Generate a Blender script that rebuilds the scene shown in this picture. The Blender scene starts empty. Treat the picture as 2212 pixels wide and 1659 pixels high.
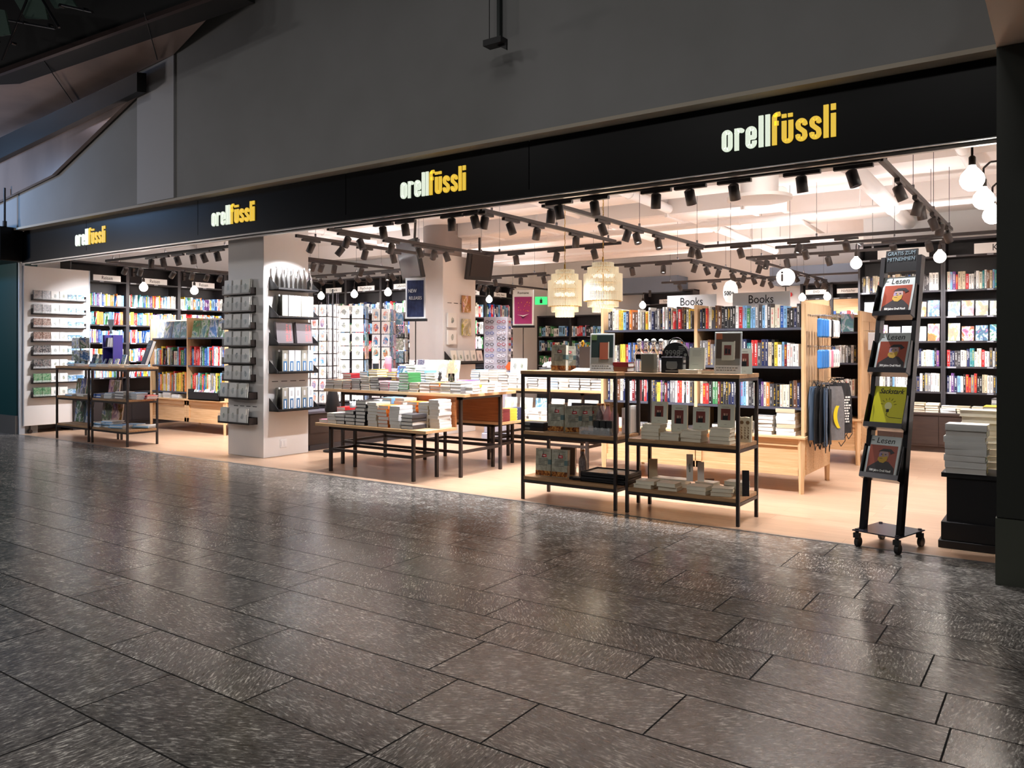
import bpy, math, random
from mathutils import Vector, Matrix
random.seed(7)
sc = bpy.context.scene
COL = sc.collection
# ------------------------------------------------------------------ camera
CAM_H = 1.3
cam_d = bpy.data.cameras.new('camera'); cam = bpy.data.objects.new('camera', cam_d); COL.objects.link(cam)
cam.location = (0, 0, CAM_H)
cam.rotation_euler = (math.radians(90), 0, math.radians(34.96))
cam_d.sensor_width = 36; cam_d.lens = 28.03; cam_d.shift_y = -0.0346
cam_d.clip_start = 0.05; cam_d.clip_end = 200
sc.camera = cam
# ------------------------------------------------------------------ view, world, hall lamps
sc.view_settings.view_transform = 'Standard'; sc.view_settings.look = 'None'
sc.view_settings.gamma = 1.0; sc.view_settings.use_curve_mapping = False
sc.view_settings.exposure = 0.0
w = bpy.data.worlds.new('world'); sc.world = w; w.use_nodes = True
w.node_tree.nodes['Background'].inputs[0].default_value = (0.75, 0.85, 1.0, 1)
w.node_tree.nodes['Background'].inputs[1].default_value = 0.012
sc.cycles.max_bounces = 7; sc.cycles.diffuse_bounces = 4; sc.cycles.glossy_bounces = 3
sc.cycles.transmission_bounces = 5; sc.cycles.transparent_max_bounces = 8
sc.cycles.caustics_reflective = False; sc.cycles.caustics_refractive = False
sc.cycles.sample_clamp_indirect = 6.0; sc.cycles.use_denoising = True
sc.cycles.use_light_tree = True

def area(name, loc, rot, size, power, color=(1, 1, 1), sy=None):
    d = bpy.data.lights.new(name, 'AREA'); d.energy = power; d.color = color
    d.shape = 'RECTANGLE'; d.size = size; d.size_y = sy or size
    o = bpy.data.objects.new(name, d); COL.objects.link(o)
    o.location = loc; o.rotation_euler = rot
    return o
# ceiling lamps of the concourse hall, high above and behind the viewer
for i, (x, y, p) in enumerate([(-9, -1.5, 92), (-5, -2.5, 108), (-1, -1.5, 98), (3, 0, 50), (-3, 2.2, 20)]):
    area('hall_lamp', (x, y, 6.2), (0, 0, 0), 1.2, p, (1.0, 0.965, 0.93))
# bluish daylight-coloured lamp of the passage at the far end
area('passage_lamp_and_fill', (-13.6, 3.6, 3.9), (math.radians(75), 0, math.radians(8)), 0.5, 58, (0.28, 0.55, 1.0))
area('passage_lamp_and_fill', (-15.2, 2.0, 2.4), (math.radians(112), 0, math.radians(-48)), 0.6, 110, (1.0, 0.9, 0.85))  # unseen warm fill, added to brighten the escalator underside

# ------------------------------------------------------------------ materials
MATS = {}
def M(name, col=(.8, .8, .8), rough=.6, metal=0.0, spec=.5, emit=None, es=0.0, trans=0.0, alpha=1.0, ior=1.45, coat=0.0):
    if name in MATS: return MATS[name]
    m = bpy.data.materials.new(name); m.use_nodes = True
    b = m.node_tree.nodes['Principled BSDF']
    b.inputs['Base Color'].default_value = (*col, 1); b.inputs['Roughness'].default_value = rough
    b.inputs['Metallic'].default_value = metal; b.inputs['Specular IOR Level'].default_value = spec
    b.inputs['Transmission Weight'].default_value = trans; b.inputs['IOR'].default_value = ior
    b.inputs['Alpha'].default_value = alpha; b.inputs['Coat Weight'].default_value = coat
    if emit: b.inputs['Emission Color'].default_value = (*emit, 1); b.inputs['Emission Strength'].default_value = es
    MATS[name] = m
    return m
def nn(m, t, **kw):
    n = m.node_tree.nodes.new(t)
    for k, v in kw.items(): setattr(n, k, v)
    return n
def ln(m, a, b): m.node_tree.links.new(a, b)
def ramp(m, stops, interp='LINEAR'):
    r = nn(m, 'ShaderNodeValToRGB'); r.color_ramp.interpolation = interp
    e = r.color_ramp.elements
    while len(e) > 1: e.remove(e[-1])
    e[0].position = stops[0][0]; e[0].color = (*stops[0][1], 1)
    for p, c in stops[1:]:
        x = e.new(p); x.color = (*c, 1)
    return r
def S(r, g, b):   # sRGB 0..255 to linear
    f = lambda v: (v / 255 / 12.92) if v / 255 <= .04045 else ((v / 255 + .055) / 1.055) ** 2.4
    return (f(r), f(g), f(b))

def noisy(name, c1, c2, scale, stretch=(1, 1, 1), rough=.6, bump=0.0, detail=4, metal=0.0, coords='Object', spec=.5):
    m = M(name, c1, rough, metal, spec); b = m.node_tree.nodes['Principled BSDF']
    tc = nn(m, 'ShaderNodeTexCoord'); mp = nn(m, 'ShaderNodeMapping'); mp.inputs['Scale'].default_value = stretch
    no = nn(m, 'ShaderNodeTexNoise'); no.inputs['Scale'].default_value = scale; no.inputs['Detail'].default_value = detail
    ln(m, tc.outputs[coords], mp.inputs[0]); ln(m, mp.outputs[0], no.inputs['Vector'])
    r = ramp(m, [(.3, c1), (.7, c2)]); ln(m, no.outputs['Fac'], r.inputs[0]); ln(m, r.outputs[0], b.inputs['Base Color'])
    if bump:
        bp = nn(m, 'ShaderNodeBump'); bp.inputs['Strength'].default_value = bump; bp.inputs['Distance'].default_value = .01
        ln(m, no.outputs['Fac'], bp.inputs['Height']); ln(m, bp.outputs[0], b.inputs['Normal'])
    return m

OAK = noisy('light_oak', S(222, 184, 140), S(200, 158, 112), 6, (.6, 4, 14), .45)
OAKV = noisy('light_oak_upright', S(224, 188, 146), S(203, 163, 118), 6, (5, 5, .5), .45)
BRN = noisy('brown_oak', S(176, 138, 98), S(140, 104, 70), 7, (1, 14, 6), .5)
STEEL = M('black_steel', S(50, 43, 41), .42, .25)
TRK = M('track_grey', S(56, 51, 51), .45)
BLACK = M('black_lacquer', S(28, 27, 29), .45)
CASE = noisy('anthracite_board', S(52, 49, 52), S(44, 41, 44), 3, rough=.5)
CASED = noisy('dark_brown_board', S(56, 42, 36), S(46, 34, 30), 5, (1, 1, 8), .5)
WHITE = noisy('white_paint', S(236, 233, 231), S(230, 227, 225), 2, rough=.55)
CEIL = noisy('painted_concrete', S(246, 238, 233), S(240, 231, 225), 1.4, rough=.8)
PIPE = M('white_pipe', S(246, 240, 236), .5)
PAGE = noisy('paper_pages', S(240, 236, 230), S(222, 216, 208), 5, (1, 1, 220), .8, coords='Generated')
PAGEC = noisy('cream_pages', S(236, 228, 208), S(216, 206, 184), 5, (1, 1, 220), .8, coords='Generated')
INKW = M('white_print', S(240, 238, 232), .5)
INKB = M('black_print', S(25, 24, 26), .5)
INKY = M('gold_print', S(226, 186, 60), .4)
INKR = M('red_print', S(200, 40, 50), .5)
GLASS = M('clear_glass', (.95, .97, .97), .03, trans=1.0, ior=1.35)
ACRYL = M('clear_acrylic', (.92, .94, .95), .08, alpha=.22)
SIGNW = M('white_board', S(245, 245, 246), .4)
CHROME = M('chrome', (.75, .75, .76), .15, 1.0)
ALU = M('brushed_aluminium', S(190, 188, 186), .35, .9)
BRASS = M('brass', S(214, 170, 70), .25, 1.0)
BULB = M('opal_bulb', (1, 1, 1), .3, emit=(1.0, .93, .84), es=4.5)
LENS = M('spot_lens', (1, 1, 1), .3, emit=(1.0, .95, .9), es=22.0)
SCREEN = M('dark_screen', S(70, 66, 72), .22, spec=.7)
CARDW = M('card_white', S(240, 238, 234), .55)

# object colour cloth: one material, the colour is set on each object
def objcol(name, rough=.45, coat=0.0):
    m = M(name, (1, 1, 1), rough, coat=coat); b = m.node_tree.nodes['Principled BSDF']
    oi = nn(m, 'ShaderNodeObjectInfo'); ln(m, oi.outputs['Color'], b.inputs['Base Color'])
    return m
COVER = objcol('book_cover')
# printed pictures: differ from copy to copy through the object's random number
def picture(name, stops, scale=2.2, tint=.35, rough=.35, border=None, motif=None):
    m = M(name, (1, 1, 1), rough); b = m.node_tree.nodes['Principled BSDF']
    oi = nn(m, 'ShaderNodeObjectInfo'); tc = nn(m, 'ShaderNodeTexCoord')
    mul = nn(m, 'ShaderNodeMath', operation='MULTIPLY'); mul.inputs[1].default_value = 91.7
    ln(m, oi.outputs['Random'], mul.inputs[0])
    no = nn(m, 'ShaderNodeTexNoise', noise_dimensions='4D'); no.inputs['Scale'].default_value = scale
    no.inputs['Detail'].default_value = 3.5; no.inputs['Roughness'].default_value = .62; no.inputs['Distortion'].default_value = .8
    ln(m, tc.outputs['Generated'], no.inputs['Vector']); ln(m, mul.outputs[0], no.inputs['W'])
    r = ramp(m, stops); ln(m, no.outputs['Fac'], r.inputs[0])
    mx = nn(m, 'ShaderNodeMixRGB', blend_type='MIX'); mx.inputs[0].default_value = tint
    ln(m, r.outputs[0], mx.inputs[1]); ln(m, oi.outputs['Color'], mx.inputs[2])
    last = mx.outputs[0]
    if border:
        sp = nn(m, 'ShaderNodeSeparateXYZ'); ln(m, tc.outputs['Generated'], sp.inputs[0])
        outs = []
        for ax in (0, 2):
            a = nn(m, 'ShaderNodeMath', operation='SUBTRACT'); a.inputs[1].default_value = .5; ln(m, sp.outputs[ax], a.inputs[0])
            c = nn(m, 'ShaderNodeMath', operation='ABSOLUTE'); ln(m, a.outputs[0], c.inputs[0])
            g = nn(m, 'ShaderNodeMath', operation='GREATER_THAN'); g.inputs[1].default_value = .5 - border; ln(m, c.outputs[0], g.inputs[0])
            outs.append(g.outputs[0])
        mm = nn(m, 'ShaderNodeMath', operation='MAXIMUM'); ln(m, outs[0], mm.inputs[0]); ln(m, outs[1], mm.inputs[1])
        m2 = nn(m, 'ShaderNodeMixRGB'); ln(m, mm.outputs[0], m2.inputs[0]); ln(m, last, m2.inputs[1]); m2.inputs[2].default_value = (*S(242, 240, 236), 1)
        last = m2.outputs[0]
    if motif:                              # the drawing sits in the middle of the card, paper around it
        vm = nn(m, 'ShaderNodeVectorMath', operation='DISTANCE'); sv = nn(m, 'ShaderNodeMapping'); sv.inputs['Scale'].default_value = (1, 0, .85)
        ln(m, tc.outputs['Generated'], sv.inputs[0]); ln(m, sv.outputs[0], vm.inputs[0]); vm.inputs[1].default_value = (.5, 0, .42)
        ad = nn(m, 'ShaderNodeMath', operation='ADD'); nz = nn(m, 'ShaderNodeMath', operation='MULTIPLY'); nz.inputs[1].default_value = .35; ln(m, no.outputs['Fac'], nz.inputs[0])
        ln(m, vm.outputs['Value'], ad.inputs[0]); ln(m, nz.outputs[0], ad.inputs[1])
        gt = nn(m, 'ShaderNodeMath', operation='GREATER_THAN'); gt.inputs[1].default_value = motif + .17; ln(m, ad.outputs[0], gt.inputs[0])
        m3 = nn(m, 'ShaderNodeMixRGB'); ln(m, gt.outputs[0], m3.inputs[0]); ln(m, last, m3.inputs[1])
        pm = nn(m, 'ShaderNodeMixRGB'); pm.inputs[0].default_value = .12; pm.inputs[1].default_value = (*S(240, 238, 233), 1); ln(m, oi.outputs['Color'], pm.inputs[2]); ln(m, pm.outputs[0], m3.inputs[2])
        last = m3.outputs[0]
    ln(m, last, b.inputs['Base Color'])
    return m
PHOTO = picture('photo_print', [(.3, S(20, 34, 60)), (.42, S(60, 120, 175)), (.5, S(236, 234, 226)), (.53, S(80, 130, 60)), (.62, S(40, 36, 34)), (.7, S(230, 120, 50)), (.78, S(240, 210, 90))], 1.3, .42)
CARDP = picture('greeting_card_print', [(.3, S(30, 60, 120)), (.44, S(60, 150, 190)), (.5, S(240, 220, 200)), (.56, S(214, 70, 60)), (.64, S(240, 170, 60)), (.72, S(60, 40, 60))], 2.0, .35, .5, None, .3)
CARDL = picture('pale_card_print', [(.36, S(90, 110, 120)), (.5, S(170, 176, 170)), (.6, S(110, 130, 90)), (.7, S(60, 64, 70))], 3.0, .2, .5, None, .17)
SPINEP = picture('printed_jacket', [(.35, S(30, 28, 34)), (.45, S(90, 88, 92)), (.55, S(232, 228, 222)), (.65, S(150, 60, 50)), (.75, S(40, 70, 100))], 5, .72)
# ------------------------------------------------------------------ mesh helper
class MB:
    def __init__(s): s.v = []; s.f = []; s.m = []; s.M = Matrix.Identity(4); s.sm = []
    def add(s, vs, fs, m=0, smooth=False):
        k = len(s.v); s.v += [s.M @ Vector(p) for p in vs]
        for f in fs: s.f.append([k + i for i in f]); s.m.append(m); s.sm.append(smooth)
        return s
    def box(s, x0, x1, y0, y1, z0, z1, m=0, bv=0.0):
        if bv > 0:
            b = min(bv, (x1 - x0) * .45, (z1 - z0) * .45, (y1 - y0) * .45)
            ring = [(x0 + b, y0), (x1 - b, y0), (x1, y0 + b), (x1, y1 - b), (x1 - b, y1), (x0 + b, y1), (x0, y1 - b), (x0, y0 + b)]
            inn = [(x0 + b, y0 + b), (x1 - b, y0 + b), (x1 - b, y0 + b), (x1 - b, y1 - b), (x1 - b, y1 - b), (x0 + b, y1 - b), (x0 + b, y1 - b), (x0 + b, y0 + b)]
            vs = [(*p, z0) for p in inn] + [(*p, z0 + b) for p in ring] + [(*p, z1 - b) for p in ring] + [(*p, z1) for p in inn]
            fs = []
            for l in range(3):
                for i in range(8): fs.append((l * 8 + i, l * 8 + (i + 1) % 8, l * 8 + 8 + (i + 1) % 8, l * 8 + 8 + i))
            fs += [(7, 5, 3, 1), (24 + 1, 24 + 3, 24 + 5, 24 + 7)]
            return s.add(vs, fs, m)
        return s.add([(x0, y0, z0), (x1, y0, z0), (x1, y1, z0), (x0, y1, z0), (x0, y0, z1), (x1, y0, z1), (x1, y1, z1), (x0, y1, z1)],
                     [(0, 3, 2, 1), (4, 5, 6, 7), (0, 1, 5, 4), (1, 2, 6, 5), (2, 3, 7, 6), (3, 0, 4, 7)], m)
    def cyl(s, p0, p1, r, n=10, m=0, r2=None, smooth=True):
        p0 = Vector(p0); p1 = Vector(p1); d = (p1 - p0).normalized(); r2 = r if r2 is None else r2
        a = Vector((0, 0, 1)) if abs(d.z) < .9 else Vector((1, 0, 0)); x = d.cross(a).normalized(); y = d.cross(x)
        vs = []
        for p, q in ((p0, r), (p1, r2)):
            for i in range(n):
                t = 2 * math.pi * i / n; vs.append(p + x * (math.cos(t) * q) + y * (math.sin(t) * q))
        s.add(vs, [(i, (i + 1) % n, n + (i + 1) % n, n + i) for i in range(n)], m, smooth)
        return s.add(vs, [tuple(range(n - 1, -1, -1)), tuple(range(n, 2 * n))], m)
    def tube(s, pts, r, n=6, m=0):
        for a, b in zip(pts, pts[1:]): s.cyl(a, b, r, n, m)
        return s
    def lathe(s, c, prof, n=20, m=0, smooth=True):
        vs = []
        for r, z in prof:
            for i in range(n):
                t = 2 * math.pi * i / n; vs.append((c[0] + math.cos(t) * r, c[1] + math.sin(t) * r, c[2] + z))
        fs = [(l * n + i, l * n + (i + 1) % n, (l + 1) * n + (i + 1) % n, (l + 1) * n + i) for l in range(len(prof) - 1) for i in range(n)]
        s.add(vs, fs, m, smooth)
        if prof[0][0] > 1e-4: s.add(vs[:n], [tuple(range(n - 1, -1, -1))], m)
        if prof[-1][0] > 1e-4: s.add(vs[-n:], [tuple(range(n))], m)
        return s
    def sphere(s, c, r, n=18, m=0, sz=1.0):
        pr = [(max(1e-5, r * math.sin(math.pi * k / 10)), -r * sz * math.cos(math.pi * k / 10)) for k in range(11)]
        return s.lathe(c, pr, n, m)
    def prism(s, pts, y0, y1, m=0):      # polygon in x,z extruded along y
        n = len(pts); vs = [(p[0], y0, p[1]) for p in pts] + [(p[0], y1, p[1]) for p in pts]
        return s.add(vs, [tuple(range(n)), tuple(range(2 * n - 1, n - 1, -1))] + [(i, n + i, n + (i + 1) % n, (i + 1) % n) for i in range(n)], m)
    def slab(s, pts, off, m=0):          # 3-D polygon extruded by a vector
        n = len(pts); o = Vector(off); vs = [Vector(p) for p in pts] + [Vector(p) + o for p in pts]
        return s.add(vs, [tuple(range(n)), tuple(range(2 * n - 1, n - 1, -1))] + [(i, n + i, n + (i + 1) % n, (i + 1) % n) for i in range(n)], m)
    def mesh(s, name, mats):
        me = bpy.data.meshes.new(name); me.from_pydata([tuple(v) for v in s.v], [], s.f)
        for m in mats: me.materials.append(m)
        me.polygons.foreach_set('material_index', s.m); me.polygons.foreach_set('use_smooth', s.sm)
        me.validate(); me.update()
        return me
    def build(s, name, mats, parent=None):
        if not isinstance(mats, (list, tuple)): mats = [mats]
        return link(name, s.mesh(name, mats), parent)
def link(name, me, parent=None, loc=None, rot=None, scl=None):
    o = bpy.data.objects.new(name, me); COL.objects.link(o)
    if parent: o.parent = parent
    if loc is not None: o.location = loc
    if rot is not None: o.rotation_euler = rot
    if scl is not None: o.scale = scl
    return o
LABELS = {}
def tag(o, label, cat, group=None):
    o['label'] = label; o['category'] = cat
    if group: o['group'] = group
    LABELS[label] = LABELS.get(label, 0) + 1
    return o
def thing(name, label, cat, loc=(0, 0, 0), rz=0.0, group=None):
    o = bpy.data.objects.new(name, None); COL.objects.link(o); o.empty_display_size = .1
    o.location = loc; o.rotation_euler = (0, 0, rz)
    return tag(o, label, cat, group)
def struct(o): o['kind'] = 'structure'; return o
ORD = 'first second third fourth fifth sixth seventh eighth ninth tenth eleventh twelfth thirteenth fourteenth fifteenth sixteenth seventeenth eighteenth nineteenth twentieth'.split()
def nth(i):
    if i < 20: return ORD[i]
    i += 1; T_ = ('twenty', 'thirty', 'forty', 'fifty', 'sixty')[i // 10 - 2]
    return T_ + '-' + ORD[i % 10 - 1] if i % 10 else T_[:-1] + 'ieth'
def xf(O, rz):                          # local frame of a wall or unit -> world
    R = Matrix.Translation(Vector(O)) @ Matrix.Rotation(rz, 4, 'Z')
    return lambda x, y, z: tuple(R @ Vector((x, y, z)))
TXT = {}
def text_mesh(s, size=1.0, sx=1.0, align='CENTER', bold=0.0, mat=None, ext=.0004, shear=0.0):
    k = (s, size, sx, align, bold, mat.name, ext, shear)
    if k in TXT: return TXT[k]
    c = bpy.data.curves.new('lettering', 'FONT'); c.body = s; c.size = size; c.align_x = align; c.align_y = 'CENTER'
    c.offset = bold; c.extrude = ext; c.resolution_u = 3; c.shear = shear
    o = bpy.data.objects.new('tmp', c); COL.objects.link(o)
    bpy.context.view_layer.update()
    me = bpy.data.meshes.new_from_object(o.evaluated_get(bpy.context.evaluated_depsgraph_get()))
    bpy.data.objects.remove(o); me.materials.clear(); me.materials.append(mat)
    me.transform(Matrix.Diagonal((sx, 1, 1, 1))); TXT[k] = me
    return me
def letter(s, parent, loc, size, mat, rz=0, sx=1.0, tilt=0.0, align='CENTER', name='lettering', bold=0.0, label=None, shear=0.0, flat=False):
    me = text_mesh(s, size, sx, align, bold, mat, shear=shear)
    return link(name, me, parent, loc, (0 if flat else math.radians(90) - tilt, 0, rz))
# ================================================================== SETTING
# stone floor of the concourse: every slab its own random number, grain turned from slab to slab
m = M('gneiss_slabs', S(92, 86, 82), .3, spec=.9); b = m.node_tree.nodes['Principled BSDF']
at = nn(m, 'ShaderNodeAttribute', attribute_name='slab'); tc = nn(m, 'ShaderNodeTexCoord')
sp = nn(m, 'ShaderNodeSeparateColor'); ln(m, at.outputs['Color'], sp.inputs[0])
ang = nn(m, 'ShaderNodeMath', operation='MULTIPLY'); ang.inputs[1].default_value = 3.1416; ln(m, sp.outputs[1], ang.inputs[0])
vr = nn(m, 'ShaderNodeVectorRotate', rotation_type='Z_AXIS'); ln(m, tc.outputs['Object'], vr.inputs['Vector']); ln(m, ang.outputs[0], vr.inputs['Angle'])
mp = nn(m, 'ShaderNodeMapping'); mp.inputs['Scale'].default_value = (26, 110, 1); ln(m, vr.outputs[0], mp.inputs[0])
n1 = nn(m, 'ShaderNodeTexNoise'); n1.inputs['Scale'].default_value = 1.0; n1.inputs['Detail'].default_value = 5; n1.inputs['Roughness'].default_value = .7; n1.inputs['Distortion'].default_value = .6
ln(m, mp.outputs[0], n1.inputs['Vector'])
n3 = nn(m, 'ShaderNodeTexNoise'); n3.inputs['Scale'].default_value = 9; n3.inputs['Detail'].default_value = 6; ln(m, tc.outputs['Object'], n3.inputs['Vector'])
av = nn(m, 'ShaderNodeMixRGB'); av.inputs[0].default_value = .2; ln(m, n1.outputs['Fac'], av.inputs[1]); ln(m, n3.outputs['Fac'], av.inputs[2])
n2 = nn(m, 'ShaderNodeTexNoise'); n2.inputs['Scale'].default_value = 1.3; n2.inputs['Detail'].default_value = 3; ln(m, tc.outputs['Object'], n2.inputs['Vector'])
r1 = ramp(m, [(.36, S(56, 53, 51)), (.46, S(96, 92, 88)), (.54, S(122, 118, 113)), (.63, S(226, 221, 212))]); ln(m, av.outputs[0], r1.inputs[0])
br = nn(m, 'ShaderNodeMapRange'); br.inputs['To Min'].default_value = .72; br.inputs['To Max'].default_value = 1.12; ln(m, sp.outputs[0], br.inputs['Value'])
mx = nn(m, 'ShaderNodeMixRGB', blend_type='MULTIPLY'); mx.inputs[0].default_value = 1; ln(m, r1.outputs[0], mx.inputs[1]); ln(m, br.outputs[0], mx.inputs[2])
ln(m, mx.outputs[0], b.inputs['Base Color'])
rr = nn(m, 'ShaderNodeMapRange'); rr.inputs['To Min'].default_value = .10; rr.inputs['To Max'].default_value = .30; ln(m, n1.outputs['Fac'], rr.inputs['Value'])
ln(m, rr.outputs[0], b.inputs['Roughness'])
bp = nn(m, 'ShaderNodeBump'); bp.inputs['Strength'].default_value = .12; bp.inputs['Distance'].default_value = .002; ln(m, n1.outputs['Fac'], bp.inputs['Height']); ln(m, bp.outputs[0], b.inputs['Normal'])
STONE = m
rows = [5.60, 5.22, 4.82, 4.42, 4.08, 3.80, 3.41, 3.10, 2.83, 2.45, 2.09, 1.83, 1.45, 1.10, .82]
while rows[-1] > -6: rows.append(rows[-1] - random.choice((.27, .35, .39)))
rnd = random.Random(3)
fb = MB(); cols = []
known = {4: [-1.45, -2.51], 3: [-1.84, -.73], 2: [-.92], 1: [-.92 + .1], 6: [-.38], 5: [-.47], 9: [-1.59, -.87 - 1.1], 10: [-1.83, -.87]}
for i in range(len(rows) - 1):
    y1, y0 = rows[i], rows[i + 1]
    x = -15.5 + rnd.random()
    ks = sorted(known.get(i, []))
    xs = [x]
    while xs[-1] < 5:
        nx = xs[-1] + rnd.choice((.75, .95, 1.1, 1.3))
        for k in ks:
            if xs[-1] < k - .3 and nx > k - .35: nx = k
        xs.append(nx)
    for xa, xb in zip(xs, xs[1:]):
        g = .0035
        fb.add([(xa + g, y0 + g, 0), (xb - g, y0 + g, 0), (xb - g, y1 - g, 0), (xa + g, y1 - g, 0)], [(0, 1, 2, 3)])
        cols.append((rnd.random(), rnd.choice((0, .5, .25, .8, 0, .45)) + rnd.random() * .06, rnd.random(), 1))
fl = fb.build('floor', STONE)
ca = fl.data.color_attributes.new('slab', 'FLOAT_COLOR', 'CORNER')
for p in fl.data.polygons:
    for li in p.loop_indices: ca.data[li].color = cols[p.index]
struct(fl)
struct(MB().box(-15.5, 5, -6.5, 5.6, -.1, -.0015).build('floor_joint_bed', M('dark_joint', S(16, 14, 14), .9)))
# shop floor: oak planks
m = M('oak_planks', S(214, 172, 134), .28); b = m.node_tree.nodes['Principled BSDF']
tc = nn(m, 'ShaderNodeTexCoord')
mpp = nn(m, 'ShaderNodeMapping'); mpp.inputs['Rotation'].default_value = (0, 0, 0); ln(m, tc.outputs['Object'], mpp.inputs[0])
bk = nn(m, 'ShaderNodeTexBrick'); bk.inputs['Scale'].default_value = 1; bk.inputs['Brick Width'].default_value = 1.25; bk.inputs['Row Height'].default_value = .18
bk.inputs['Mortar Size'].default_value = .0012; bk.inputs['Color1'].default_value = (*S(197, 164, 137), 1); bk.inputs['Color2'].default_value = (*S(185, 151, 125), 1); bk.inputs['Mortar'].default_value = (*S(150, 116, 90), 1)
ln(m, mpp.outputs[0], bk.inputs['Vector'])
mp = nn(m, 'ShaderNodeMapping'); mp.inputs['Scale'].default_value = (1.2, 16, 1); ln(m, tc.outputs['Object'], mp.inputs[0])
no = nn(m, 'ShaderNodeTexNoise'); no.inputs['Scale'].default_value = 2; no.inputs['Detail'].default_value = 6; no.inputs['Distortion'].default_value = 1.2; ln(m, mp.outputs[0], no.inputs['Vector'])
rp = ramp(m, [(.35, (.84, .8, .76)), (.55, (1, 1, 1)), (.7, (1.0, .98, .95))]); ln(m, no.outputs['Fac'], rp.inputs[0])
mx = nn(m, 'ShaderNodeMixRGB', blend_type='MULTIPLY'); mx.inputs[0].default_value = .8; ln(m, bk.outputs['Color'], mx.inputs[1]); ln(m, rp.outputs[0], mx.inputs[2])
ln(m, mx.outputs[0], b.inputs['Base Color'])
struct(MB().box(-14.5, .2, 5.62, 18.2, -.1, 0).build('floor', m))
struct(MB().box(-13.4, -.2, 5.6, 5.625, -.05, .003).build('trim_threshold', ALU))

FASC = M('fascia_black', S(9, 9, 10), .35, spec=.2)
WALLG = noisy('concourse_plaster', S(142, 142, 142), S(132, 132, 131), 1.2, rough=.75)
TRIM = M('lit_edge_tone', S(178, 168, 152), .6)  # sign glow on the wall's lower lip, put into its colour
WT = MB()
WT.box(-16, -.33, 5.5, 5.6, 3.09, 9.0)
struct(WT.build('wall_above_shop', WALLG))
struct(MB().box(-12.86, -.33, 5.47, 5.62, 3.06, 3.09).build('trim_wall_edge', TRIM))
# the fascia band: five panels with narrow joints, bright lower rail
edges = [-12.88, -11.02, -8.45, -5.95, -3.74, -.34]
fa = MB()
for a, c in zip(edges, edges[1:]): fa.box(a + .004, c - .004, 5.6, 5.74, 2.64, 3.055)
fa.box(-12.88, -.34, 5.615, 5.74, 2.63, 3.05)
fa.box(-12.88, -.34, 5.59, 5.76, 2.585, 2.64)
struct(fa.build('wall_fascia', FASC))
struct(MB().box(-12.88, -.34, 5.605, 5.625, 2.572, 2.585).box(-12.88, -.34, 5.72, 5.76, 2.565, 2.585).build('trim_fascia_rail', ALU))
# left side: teal pier with steel foot, black box above, end of the neighbouring unit
struct(MB().box(-14.6, -13.08, 5.6, 5.9, .28, 2.6).build('wall_teal_pier', M('teal_panel', S(8, 56, 60), .4)))
struct(MB().box(-14.6, -13.07, 5.58, 5.9, 0, .28).build('trim_pier_foot', M('steel_foot', S(120, 122, 124), .4, .7)))
t = thing('display_cabinet', 'black box cabinet over the teal pier at the far left end', 'cabinet', (-13.6, 5.4, 2.6))
MB().box(-.9, .74, -.12, .2, 0, .5, bv=.01).build('housing', FASC, t)
MB().box(-.84, .68, -.128, -.118, .05, .45).build('front_panel', BLACK, t)
t = thing('support_rod', 'thin dark rod holding the black box below the sloping metal soffit', 'rod', (-12.87, 5.35, 3.12))
MB().cyl((0, 0, 0), (0, 0, .55), .016, 8).cyl((0, 0, -.02), (0, 0, .06), .03, 8).build('rod', STEEL, t)
# right pier and beige soffit
DKG = M('dark_olive_metal', S(44, 46, 41), .5, .2)
DKG2 = M('olive_metal_foot', S(70, 73, 64), .5, .2)
struct(MB().box(-.33, 1.2, 5.14, 5.95, .37, 2.96).build('wall_right_pier', DKG))
struct(MB().box(-.335, 1.2, 5.13, 5.95, 0, .365).build('trim_pier_base', DKG2))
struct(MB().box(-.33, 3.0, 3.9, 5.6, 2.965, 3.4).build('ceiling_soffit_right', M('beige_plaster', S(196, 178, 162), .7)))
struct(MB().box(-.33, 1.2, 5.14, 5.6, 3.4, 9).build('wall_right_upper', WALLG))
struct(MB().box(1.2, 5, 5.4, 5.95, 0, 9).build('wall_right_hall', WALLG))
struct(MB().box(-13.07, -13.04, 5.62, 5.7, 0, 2.6).build('trim_left_frame', M('pale_blue_metal', S(190, 200, 212), .4, .3)))
# shop shell
struct(MB().box(-13.75, -13.65, 5.9, 11.9, 0, 3.6).build('wall_left', WHITE))
struct(MB().box(-13.75, -10.75, 11.75, 11.9, 0, 3.6).build('wall_back_left', WHITE))
struct(MB().box(-10.85, -10.75, 11.9, 16.9, 0, 3.6).build('wall_recess', WHITE))
struct(MB().box(-10.85, .1, 16.9, 17.0, 0, 3.6).build('wall_back', WHITE))
struct(MB().box(-.12, .1, 5.95, 17, 0, 3.6).build('wall_right', WHITE))
struct(MB().box(-2.39, -.12, 12.1, 12.2, 0, 3.6).build('wall_behind_crime_shelves', M('shop_white', S(236, 232, 229), .6)))
struct(MB().box(-14.6, .5, 5.62, 17.2, 3.42, 3.6).build('ceiling', CEIL))
bb = MB()
for y0, y1, z in ((6.9, 7.4, 3.26), (8.95, 9.45, 3.2), (11.3, 12.0, 3.12), (13.8, 14.4, 3.12)): bb.box(-13.6, -.1, y0, y1, z, 3.44)
struct(bb.build('ceiling_beam', CEIL))
struct(MB().box(-8.6, -7.0, 16.3, 16.88, 2.55, 2.9).box(-5.0, -2.4, 16.3, 16.88, 2.6, 2.95).build('trim_blue_bulkhead', M('slate_blue_paint', S(112, 124, 142), .6)))
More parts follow.
